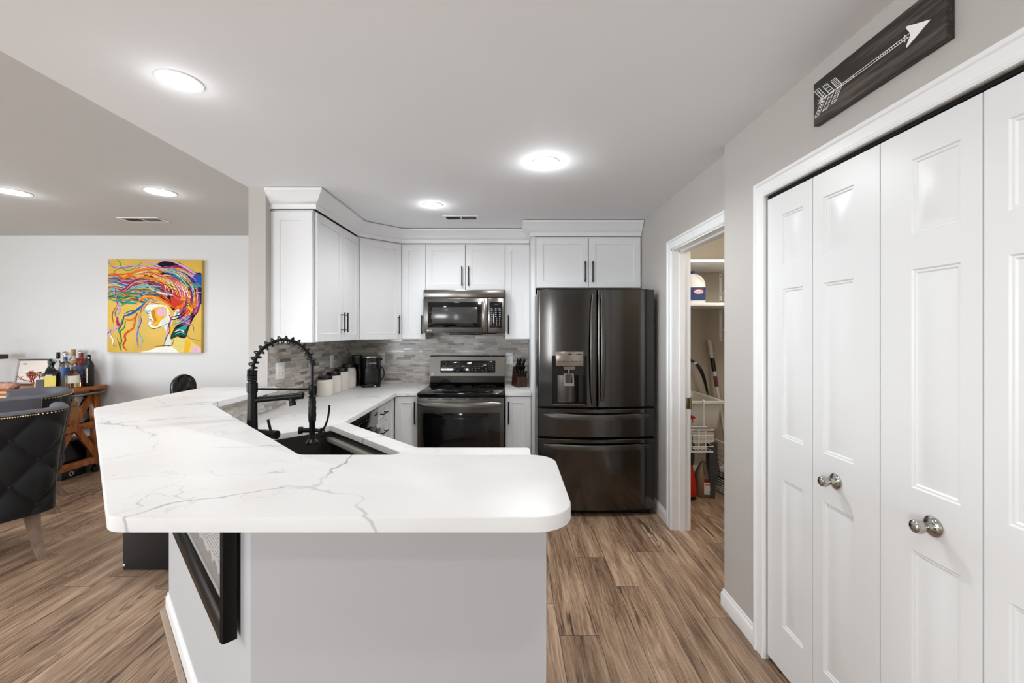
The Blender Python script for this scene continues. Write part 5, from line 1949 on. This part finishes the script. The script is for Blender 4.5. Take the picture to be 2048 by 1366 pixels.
# ================================================================== dining chairs
m_velvet = NT('charcoal_velvet', .8)
m_velvet.col(m_velvet.mix(m_velvet.noise(m_velvet.co(), 60, 3), '#0b0b0d', '#121214'))
m_velvet.b.inputs['Sheen Weight'].default_value = .12
m_velvet.b.inputs['Sheen Roughness'].default_value = .4
m_velvet = m_velvet.mat
m_vin = plain('slate_velvet', '#5c5b62', .75, var=.1, scale=40)
m_oakleg = wood('weathered_oak', '#5d4a3d', '#7d6656', '#977f6c', 2, .6)
m_nail = plain('antique_brass_nail', '#b9a27a', .3, 1.0)


CW2, CR_, CL = .215, .085, .19      # half back width before the corner, corner radius, wing length
CARC = PI / 2 * CR_
CTOT = CW2 + CARC + CL
DB = CW2 + CARC * .75               # the tufted back panel ends here


def ucurve(s, off=0.0):
    """plan outline of the wing back, s in -1..1 (0 = centre of the back); off pushes outwards"""
    d = abs(s) * CTOT
    sg = 1 if s >= 0 else -1
    if d <= CW2:
        bow = .035 * (1 - (d / CW2) ** 2)
        n_ = Vector((sg * d * .3, -1, 0)).normalized()
        p = Vector((sg * d, -.215 - CR_ - bow, 0))
    elif d <= CW2 + CARC:
        a = (d - CW2) / CR_
        n_ = Vector((sg * math.sin(a), -math.cos(a), 0))
        p = Vector((sg * CW2, -.215, 0)) + n_ * CR_
    else:
        n_ = Vector((sg, 0, 0))
        p = Vector((sg * (CW2 + CR_), -.215 + d - CW2 - CARC, 0))
    return p + n_ * off, n_, d * sg


def chair(label, loc, rz):
    t = thing('dining_chair', label, 'chair', loc, rz, 'charcoal tufted dining chairs')
    NU, NV = 110, 44
    z0, zt = .285, .938
    ss_ = [-1 + 2 * i / NU for i in range(NU + 1)]

    def top(s):
        return zt - .02 * max(0, abs(s) - .6) ** 2

    def flare(v):
        return .065 * v * v

    def outer(s, v):
        P_, N_, d = ucurve(s, .02 + flare(v))
        z = z0 + (top(s) - z0) * v
        if abs(d) < DB:
            su, sv = .115, .145
            p, q = d / su, (z - z0 - .06) / sv
            a, c = (p + q) * .5, (p - q) * .5
            h = (abs(math.sin(PI * a)) * abs(math.sin(PI * c))) ** .45
            ed = min(1, (1 - v) / .10) * min(1, v / .06) * min(1, (DB - abs(d)) / .03)
            P_ = P_ + N_ * (.036 * h - .018) * ed
        return Vector((P_.x, P_.y, z))

    def inner(s, v):
        P_, N_, d = ucurve(s, -.05 + flare(v) * .9)
        zb = .43
        z = zb + (top(s) - zb) * v
        return Vector((P_.x, P_.y, z))
    sb = [q for q in ss_ if abs(q) * CTOT <= DB + .004]
    b = B()
    b.ring_loft([[outer(s, j / NV) for s in sb] for j in range(NV + 1)], 0, False, False, closed=False)
    b.ob('back_outside', m_velvet, t, smooth=70)
    for sg in (-1, 1):
        sw = [q for q in ss_ if q * sg * CTOT >= DB - .006]
        b = B(); b.ring_loft([[outer(s, j / 20) for s in sw] for j in range(21)], 0, False, False, closed=False)
        tag(b.ob('wing_side', m_vin, t, smooth=70), 'smooth slate grey wing side')
    b = B()
    b.ring_loft([[inner(s, j / 16) for s in ss_] for j in range(17)], 0, False, False, closed=False)
    k = 6
    rows = []
    for q in range(k + 1):
        a = PI * q / k
        rows.append([(outer(s, 1) + inner(s, 1)) / 2 + (outer(s, 1) - inner(s, 1)) / 2 * math.cos(a) + Vector((0, 0, .02 * math.sin(a))) for s in ss_])
    b.ring_loft(rows, 0, False, False, closed=False)
    for s in (-1, 1):
        rows = []
        for j in range(17):
            po, pi_ = outer(s, j / 16), inner(s, j / 16)
            rows.append([(po + pi_) / 2 + (po - pi_) / 2 * math.cos(PI * q / k) + Vector((0, .022 * math.sin(PI * q / k), 0)) for q in range(k + 1)])
        b.ring_loft(rows, 0, False, False, closed=False)
    tag(b.ob('back_inside', m_vin, t, smooth=70), 'slate grey smooth inner back and rolled rim')
    b = B()
    for i in range(-6, 7):
        for j in range(0, 10):
            if (i + j) % 2:
                continue
            d, z = i * .115, z0 + .06 + j * .145
            s = d / CTOT
            if abs(d) < DB - .03 and .06 < (z - z0) / (zt - z0) < .93:
                b.ball(outer(s, (z - z0) / (top(s) - z0)) + ucurve(s)[1] * .002, .0125, n=10)
    b.ob('button_tufting', m_velvet, t)
    b = B()
    n = 62
    for i in range(n + 1):
        s = (-1 + 2 * i / n) * DB / CTOT
        b.ball(outer(s, .985) + ucurve(s)[1] * .002, .0055, n=6)
    for sg in (-1, 1):
        for j in range(2, 52):
            s = sg * DB / CTOT
            b.ball(outer(s, j / 53) + ucurve(s)[1] * .002, .005, n=6)
    tag(b.ob('nailhead_trim', m_nail, t), 'brass nailhead trim')
    b = B(); b.prism(rpoly([(-.245, -.24), (.245, -.24), (.265, .30), (-.265, .30)], .05, 5), .36, .475, bev=.03, seg=4); b.ob('seat', m_vin, t)
    b = B(); b.prism(rpoly([(-.235, -.23), (.235, -.23), (.265, .29), (-.265, .29)], .04, 5), .28, .36); b.ob('seat_rail', m_velvet, t)
    for sx, sy in ((-1, -1), (1, -1), (-1, 1), (1, 1)):
        x, y = sx * .215, (-.235 if sy < 0 else .235)
        dx, dy = sx * .035, sy * (.115 if sy < 0 else .035)
        rings = []
        for q in range(9):
            k_ = q / 8
            c = Vector((x + dx * k_ ** 2, y + dy * k_ ** 1.8, .29 * (1 - k_)))
            r = .036 - .014 * k_
            rings.append([c + Vector((u * r, w_ * r, 0)) for u, w_ in ((-1, -1), (1, -1), (1, 1), (-1, 1))])
        b = B(); b.ring_loft(rings); tag(b.ob('leg', m_oakleg, t, smooth=40), 'weathered oak leg')
    return t


chair('nearest charcoal tufted dining chair seen from behind at the left edge', (-3.40, 2.72, 0), math.radians(52))
chair('charcoal dining chair before the bar cart showing its smooth grey wing side', (-4.035, 3.34, 0), math.radians(132))

# black leather stool beyond the bar
m_lea = plain('black_leather', '#0e0d0d', .25, var=.2, scale=60)
t = thing('bar_stool', 'black tufted leather bar stool whose back shows above the far bar edge', 'bar stool', (-2.295, 3.12, 0), math.radians(-115))
b = B()
rows = []
nu, nv = 40, 24
for j in range(nv + 1):
    v = j / nv
    row = []
    hw = .082 * math.sqrt(max(.0, 1 - ((v - .76) / .24) ** 2)) if v > .76 else .082
    hw = max(hw, .012)
    for i in range(nu + 1):
        u = -1 + 2 * i / nu
        a, c = (u * 2.6 + v * 8) * .5, (u * 2.6 - v * 8) * .5
        h = (abs(math.sin(PI * a)) * abs(math.sin(PI * c))) ** .5
        row.append((u * hw, -.15 - .03 * (1 - u * u) + .035 * (1 - abs(u) ** 6) * (1 - v ** 8) * (.4 + .6 * h), .74 + .385 * v))
    rows.append(row + [(u_ * hw, -.18 - .035 * (1 - u_ * u_) * (1 - v ** 8), .74 + .385 * v) for u_ in [1 - 2 * i / nu for i in range(nu + 1)]])
b.ring_loft(rows); b.ob('backrest', m_lea, t, smooth=60)
b = B(); b.prism(rpoly([(-.21, -.19), (.21, -.19), (.22, .22), (-.22, .22)], .08, 6), .64, .73, bev=.03, seg=4); b.ob('seat', m_lea, t)
for sx in (-1, 1):
    for sy in (-1, 1):
        b = B(); b.cyl((sx * .21, sy * .19, 0), (sx * .17, sy * .15, .65), .014, .02, 12); b.ob('leg', M['blackmetal'], t)
b = B(); b.tube([(-.195, -.175, .25), (.195, -.175, .25), (.195, .175, .25), (-.195, .175, .25)], .010, 8, closed=True); b.ob('foot_rail', M['blackmetal'], t)

# black cabinet under the bar overhang
t = thing('storage_cabinet', 'plain black cabinet on the floor under the bar overhang', 'cabinet', (-2.07, 2.70, 0))
b = B(); b.box(-.268, .27, -.13, .09, .004, .62, .003); b.ob('body', plain('black_laminate', '#0f1013', .35), t)
b = B(); b.lathe([(.007, 0), (.007, .004), (.004, .006)], (-.258, -.13, .035), 12, 0, align((0, -1, 0))); tag(b.ob('bumper', M['white'], t), 'small white bumper dot')
b = B(); b.box(-.262, -.225, -.12, -.08, 0, .005); b.ob('felt_pad', M['print'], t)
# ================================================================== laundry room
l = bpy.data.lights.new('laundry_lamp', 'POINT'); l.energy = 22; l.color = (1, .93, .82); l.shadow_soft_size = .12
lo = thing('ceiling_lamp', 'round white ceiling lamp inside the laundry room', 'ceiling light', (1.95, 3.0, ZC))
b = B(); b.lathe([(.13, 0), (.14, -.015), (.12, -.05), (.06, -.07), (.002, -.075)], n=32); b.ob('lamp_shade', emit('warm_lamp_shade', '#fff1d8', 2.0), lo)
o = bpy.data.objects.new('laundry_lamp', l); COL.objects.link(o); o.parent = lo; o.location = (0, 0, -.16)
for z, lb in ((2.043, 'upper white laundry shelf above the bleach bottle'), (1.669, 'lower white laundry shelf carrying the bleach bottle')):
    t = thing('wall_shelf', lb, 'shelf', (1.9, 4.2985, z))
    b = B(); b.box(-.588, .598, -.64, 0, 0, .026, .002); b.ob('board', M['trim'], t)
    for x in (.25, -.45):
        b = B()
        b.box(x - .014, x + .014, -.004, 0, -.32, 0, .001)
        b.box(x - .011, x + .011, -.50, -.004, -.022, 0, .001)
        d0, d1 = Vector((x, -.005, -.235)), Vector((x, -.34, -.012))
        b.tube([d0, d0.lerp(d1, .5) + Vector((0, 0, -.02)), d1], .007, 8)
        b.ob('bracket', M['trim'], t)
        b = B()
        for zz in (-.04, -.29):
            b.cyl((x, -.0045, zz), (x, -.0035, zz), .005, n=10)
        b.ob('screw_holes', M['gap'], t)

# bleach bottle
t = thing('bleach_bottle', 'white bleach jug with blue cap and blue label on the laundry shelf', 'bottle', (1.705, 3.86, 1.6955), math.radians(-12))
m_hd = plain('white_hdpe', '#f0f0ee', .35)
b = B()
def orr(hw, hd, z, dx=0): return [(p[0] + dx, p[1], z) for p in rpoly([(-hw, -hd), (hw, -hd), (hw, hd), (-hw, hd)], min(hw, hd) * .7, 5)]
b.ring_loft([orr(.070, .05, 0), orr(.078, .056, .008), orr(.078, .056, .155), orr(.076, .055, .17), orr(.060, .046, .205, -.012), orr(.038, .034, .245, -.026), orr(.022, .022, .268, -.032), orr(.019, .019, .275, -.032)])
b.ob('jug', m_hd, t, smooth=50)
b = B(); b.tube(crom([(.070, 0, .172), (.062, 0, .205), (.036, 0, .243), (.0, 0, .262), (-.015, 0, .262)], 5), .012, 8); b.ob('handle', m_hd, t)
b = B(); b.lathe([(.021, 0), (.021, .024), (.019, .026)], (-.032, 0, .272), 20); tag(b.ob('cap', plain('navy_cap', '#1d2c66', .35), t), 'navy blue cap')
b = B()
for z0, z1, m_ in ((.03, .148, 0),):
    b.ring_loft([[(x * 1.008, y * 1.012, z) for x, y, _ in orr(.078, .056, 0)] for z in (z0, z1)], m_, False, False)
lb = b.ob('label', [plain('blue_bleach_label', '#21447c', .4, var=.35, scale=40)], t)
b = B(); b.prism([(.045 * math.cos(2 * PI * k / 24), .026 * math.sin(2 * PI * k / 24)) for k in range(24)], 0, .0006, M=Matrix.Translation((.012, -.0572, .108)) @ Matrix.Rotation(PI / 2, 4, 'X'))
b.ob('emblem', plain('red_oval', '#b5282c', .4), lb)
b = B(); b.prism([(.038 * math.cos(2 * PI * k / 24), .017 * math.sin(2 * PI * k / 24)) for k in range(24)], 0, .0004, M=Matrix.Translation((.012, -.0580, .108)) @ Matrix.Rotation(PI / 2, 4, 'X'))
b.ob('emblem_field', M['white_ink'], lb)
text('label_text', 'CLOROX', .021, plain('navy_ink', '#1c2f66', .5), lb, (.012, -.0588, .108))

# utility sink
m_ut = plain('off_white_plastic', '#d9d6d0', .4, var=.05)
t = thing('utility_sink', 'off-white plastic laundry sink on grey legs', 'laundry sink', (1.59, 3.92, 0))
b = B()
def ur(i, z, d=0): return [(p[0], p[1], z) for p in rpoly([(-.26 + i, -.32 + i + d), (.26 - i, -.32 + i + d), (.26 - i, .31 - i), (-.26 + i, .31 - i)], .05, 5)]
b.ring_loft([ur(.012, .825), ur(0, .83), ur(0, .85), ur(.008, .856), ur(.03, .852), ur(.034, .84), ur(.06, .62), ur(.09, .585), ur(.12, .58)], cap0=False)
b.ring_loft([ur(.012, .825), ur(.02, .82), ur(.035, .62), ur(.06, .575), ur(.07, .572)], cap0=False)
b.ring_loft([ur(.055, .58), ur(.055, .485), ur(.075, .482), ur(.075, .58)], cap0=False, cap1=False)
b.ob('basin', m_ut, t, smooth=45)
m_gl = plain('slate_grey_plastic', '#43474c', .5)
for sx in (-1, 1):
    for sy in (-1, 1):
        x, y = sx * .178, -.23 if sy < 0 else .22
        b = B(); b.ring_loft([[(x + q[0] * w_, y + q[1] * w_, z) for q in ((-1, -1), (1, -1), (1, 1), (-1, 1))] for w_, z in ((.020, 0), (.022, .14), (.033, .20), (.034, .49))]); tag(b.ob('leg', m_gl, t), 'slate grey leg')
# wire basket hung from the sink rim
t = thing('wire_basket', 'white wire caddy hanging from the front of the laundry sink', 'basket', (1.555, 3.53, .46))
b = B(); wr = .0032
def rect(z, i=0): return [(-.125 + i, -.06 + i, z), (.125 - i, -.06 + i, z), (.125 - i, .06 - i, z), (-.125 + i, .06 - i, z)]
for z in (.0, .045, .09, .135, .18):
    b.tube(rect(z, .004 if z == 0 else 0), wr * (1.6 if z in (0, .18) else 1), 6, closed=True)
for x in (-.06, .0, .06):
    b.tube([(x, -.06, .18), (x, -.06, 0), (x, .06, 0), (x, .06, .18)], wr, 6)
for x in (-.09, -.03, .03, .09):
    b.tube([(x, -.058, 0), (x, .058, 0)], wr, 6)
for x in (-.10, .10):
    b.tube(crom([(x, .061, .18), (x, .062, .30), (x, .062, .392), (x, .080, .404), (x, .098, .392)], 5), wr * 1.5, 6)
b.ob('wire_frame', M['white'], t)
# spray bottle in the basket
t = thing('spray_bottle', 'clear spray bottle with red trigger standing in the wire caddy', 'spray bottle', (1.490, 3.53, .4655))
b = B(); b.lathe([(.036, 0), (.038, .006), (.038, .12), (.032, .16), (.016, .205), (.013, .215), (.013, .23)], n=22, M=Matrix.Diagonal((1.1, .8, 1, 1))); b.ob('bottle_body', glass('clear_plastic', '#dfe6e6', .1, .85), t, smooth=50)
b = B(); b.lathe([(.039, .02), (.039, .115)], n=22, M=Matrix.Diagonal((1.1, .8, 1, 1)), cap0=False, cap1=False); b.ob('label', plain('dark_spray_label', '#2b3140', .4, var=.5, scale=50), t)
b = B(); b.lathe([(.016, .215), (.016, .245), (.012, .25)], n=18); b.ob('collar', M['lsteel'], t)
b = B(); b.ring_loft([[(x, y * .013, z) for x, z in ((-.03, .25), (.035, .252), (.058, .258), (.060, .272), (.03, .285), (-.035, .278))] for y in (-1, 1)]); b.tube([(.045, 0, .258), (.04, 0, .24), (.046, 0, .222)], .004, 6)
tag(b.ob('trigger_head', plain('red_plastic', '#a8221d', .35), t), 'red trigger head')
# jug and red container under the sink
t = thing('detergent_jug', 'translucent amber jug with red and white label under the laundry sink', 'jug', (1.722, 3.74, 0), math.radians(-12))
b = B()
m_jug = plain('cloudy_amber_plastic', '#8a7660', .35, var=.2, scale=10)
b.ring_loft([orr(.066, .052, 0), orr(.072, .058, .008), orr(.072, .058, .19), orr(.066, .054, .205), orr(.030, .026, .285), orr(.020, .020, .292), orr(.020, .020, .30)])
b.ob('jug_body', m_jug, t, smooth=50)
b = B(); b.tube(crom([(.0, -.050, .20), (.0, -.052, .235), (.0, -.026, .285)], 5), .010, 8); b.ob('handle', m_jug, t)
b = B(); b.box(-.010, .056, -.0595, -.0578, .03, .165, .0005); lb = b.ob('label', M['white_ink'], t)
b = B(); b.box(-.010, .056, -.0601, -.0594, .135, .165); tag(b.ob('label_band', plain('dark_red_band', '#7f1f1a', .5), lb), 'dark red band')
b = B(); b.box(-.004, .052, -.0601, -.0594, .108, .124); tag(b.ob('label_band', plain('yellow_band', '#d9a53a', .5), lb), 'yellow band')
b = B(); b.box(.035, .052, -.0601, -.0594, .04, .06); tag(b.ob('label_mark', plain('navy_mark', '#27305c', .5), lb), 'navy mark')
t = thing('red_container', 'glossy red plastic container with black foot under the laundry sink', 'container', (1.525, 3.70, 0))
m_red = plain('glossy_red', '#c4200f', .2)
b = B(); b.ring_loft([orr(.10, .08, .035), orr(.105, .085, .06), orr(.098, .082, .11), orr(.09, .075, .18), orr(.072, .06, .27), orr(.055, .045, .30), orr(.03, .03, .312)]); b.ob('tank', m_red, t, smooth=50)
b = B(); b.ring_loft([orr(.09, .075, 0), orr(.098, .08, .006), orr(.098, .08, .035)]); tag(b.ob('foot', M['blackplastic'], t), 'black foot')
# folded drying rack right of the sink
t = thing('drying_rack', 'folded white drying rack leaning beside the laundry sink', 'drying rack', (1.93, 3.74, 0), math.radians(10))
b = B()
for k, dx in enumerate((0, .035)):
    b.tube([(dx - .04, -.25 + .02 * k, .47 - .02 * k), (dx, -.25, .0065), (dx, .25, .0065), (dx - .04, .25, .47 - .02 * k)], .0065, 8, closed=True)
    for q in range(1, 9):
        z = .05 * q
        x = dx - .04 * z / .47
        b.tube([(x, -.25, z), (x, .25, z)], .0035, 6)
b.tube(crom([(-.04, -.25, .47), (-.055, -.25, .52), (-.03, -.25, .545), (-.01, -.25, .50), (-.005, -.25, .44)], 5), .0065, 8)
b.ob('wire_frame', M['white'], t)
# two tools leaning on the wall behind the sink
t = thing('mop_pole', 'white pole with black grip joint leaning on the laundry wall', 'mop', (2.115, 4.0, 0))
P0, P1 = Vector((0, 0, .012)), Vector((-.095, .27, 1.36))
b = B(); b.cyl(P0.lerp(P1, .02), P0.lerp(P1, .80), .017, n=14); b.ob('lower_pole', plain('grey_white_pole', '#c9c6c0', .4), t)
b = B(); b.cyl(P0.lerp(P1, .77), P0.lerp(P1, .865), .021, n=14); tag(b.ob('joint', M['blackplastic'], t), 'black joint')
b = B(); b.cyl(P0.lerp(P1, .865), P0.lerp(P1, .90), .015, n=14); b.cyl(P0.lerp(P1, .895), P1, .021, n=14); b.ob('grip', plain('ivory_grip', '#d8d5cf', .4), t)
b = B(); b.box(-.16, .16, -.05, .05, 0, .03, .008); b.ob('mop_head', m_gl, t)
b = B(); b.cyl(P0.lerp(P1, .66), P0.lerp(P1, .735), .0176, n=14); b.ob('label', plain('maroon_sleeve_print', '#5a2a30', .5), t)
t = thing('steam_mop', 'black and grey stick vacuum with curved handle behind the laundry sink', 'stick vacuum', (2.06, 4.14, 0))
b = B(); b.cyl((0, 0, .05), (-.112, .02, .86), .011, n=12); b.ob('tube', M['lsteel'], t)
b = B(); b.tube(crom([(-.105, .018, .83), (-.135, .025, .97), (-.165, .035, 1.06), (-.205, .05, 1.125), (-.265, .06, 1.17)], 6), .02, 10, radii=[.010 + .007 * math.sin(PI * min(1, k / 24)) for k in range(25)]); b.ob('handle', M['blackplastic'], t)
b = B(); b.ball((-.222, .034, 1.132), .012, (1.6, .6, 1.1), n=14); b.ob('button_plate', M['print'], t)
b = B(); b.box(-.10, .12, -.07, .05, 0, .06, .012); b.ob('floor_head', M['blackplastic'], t)
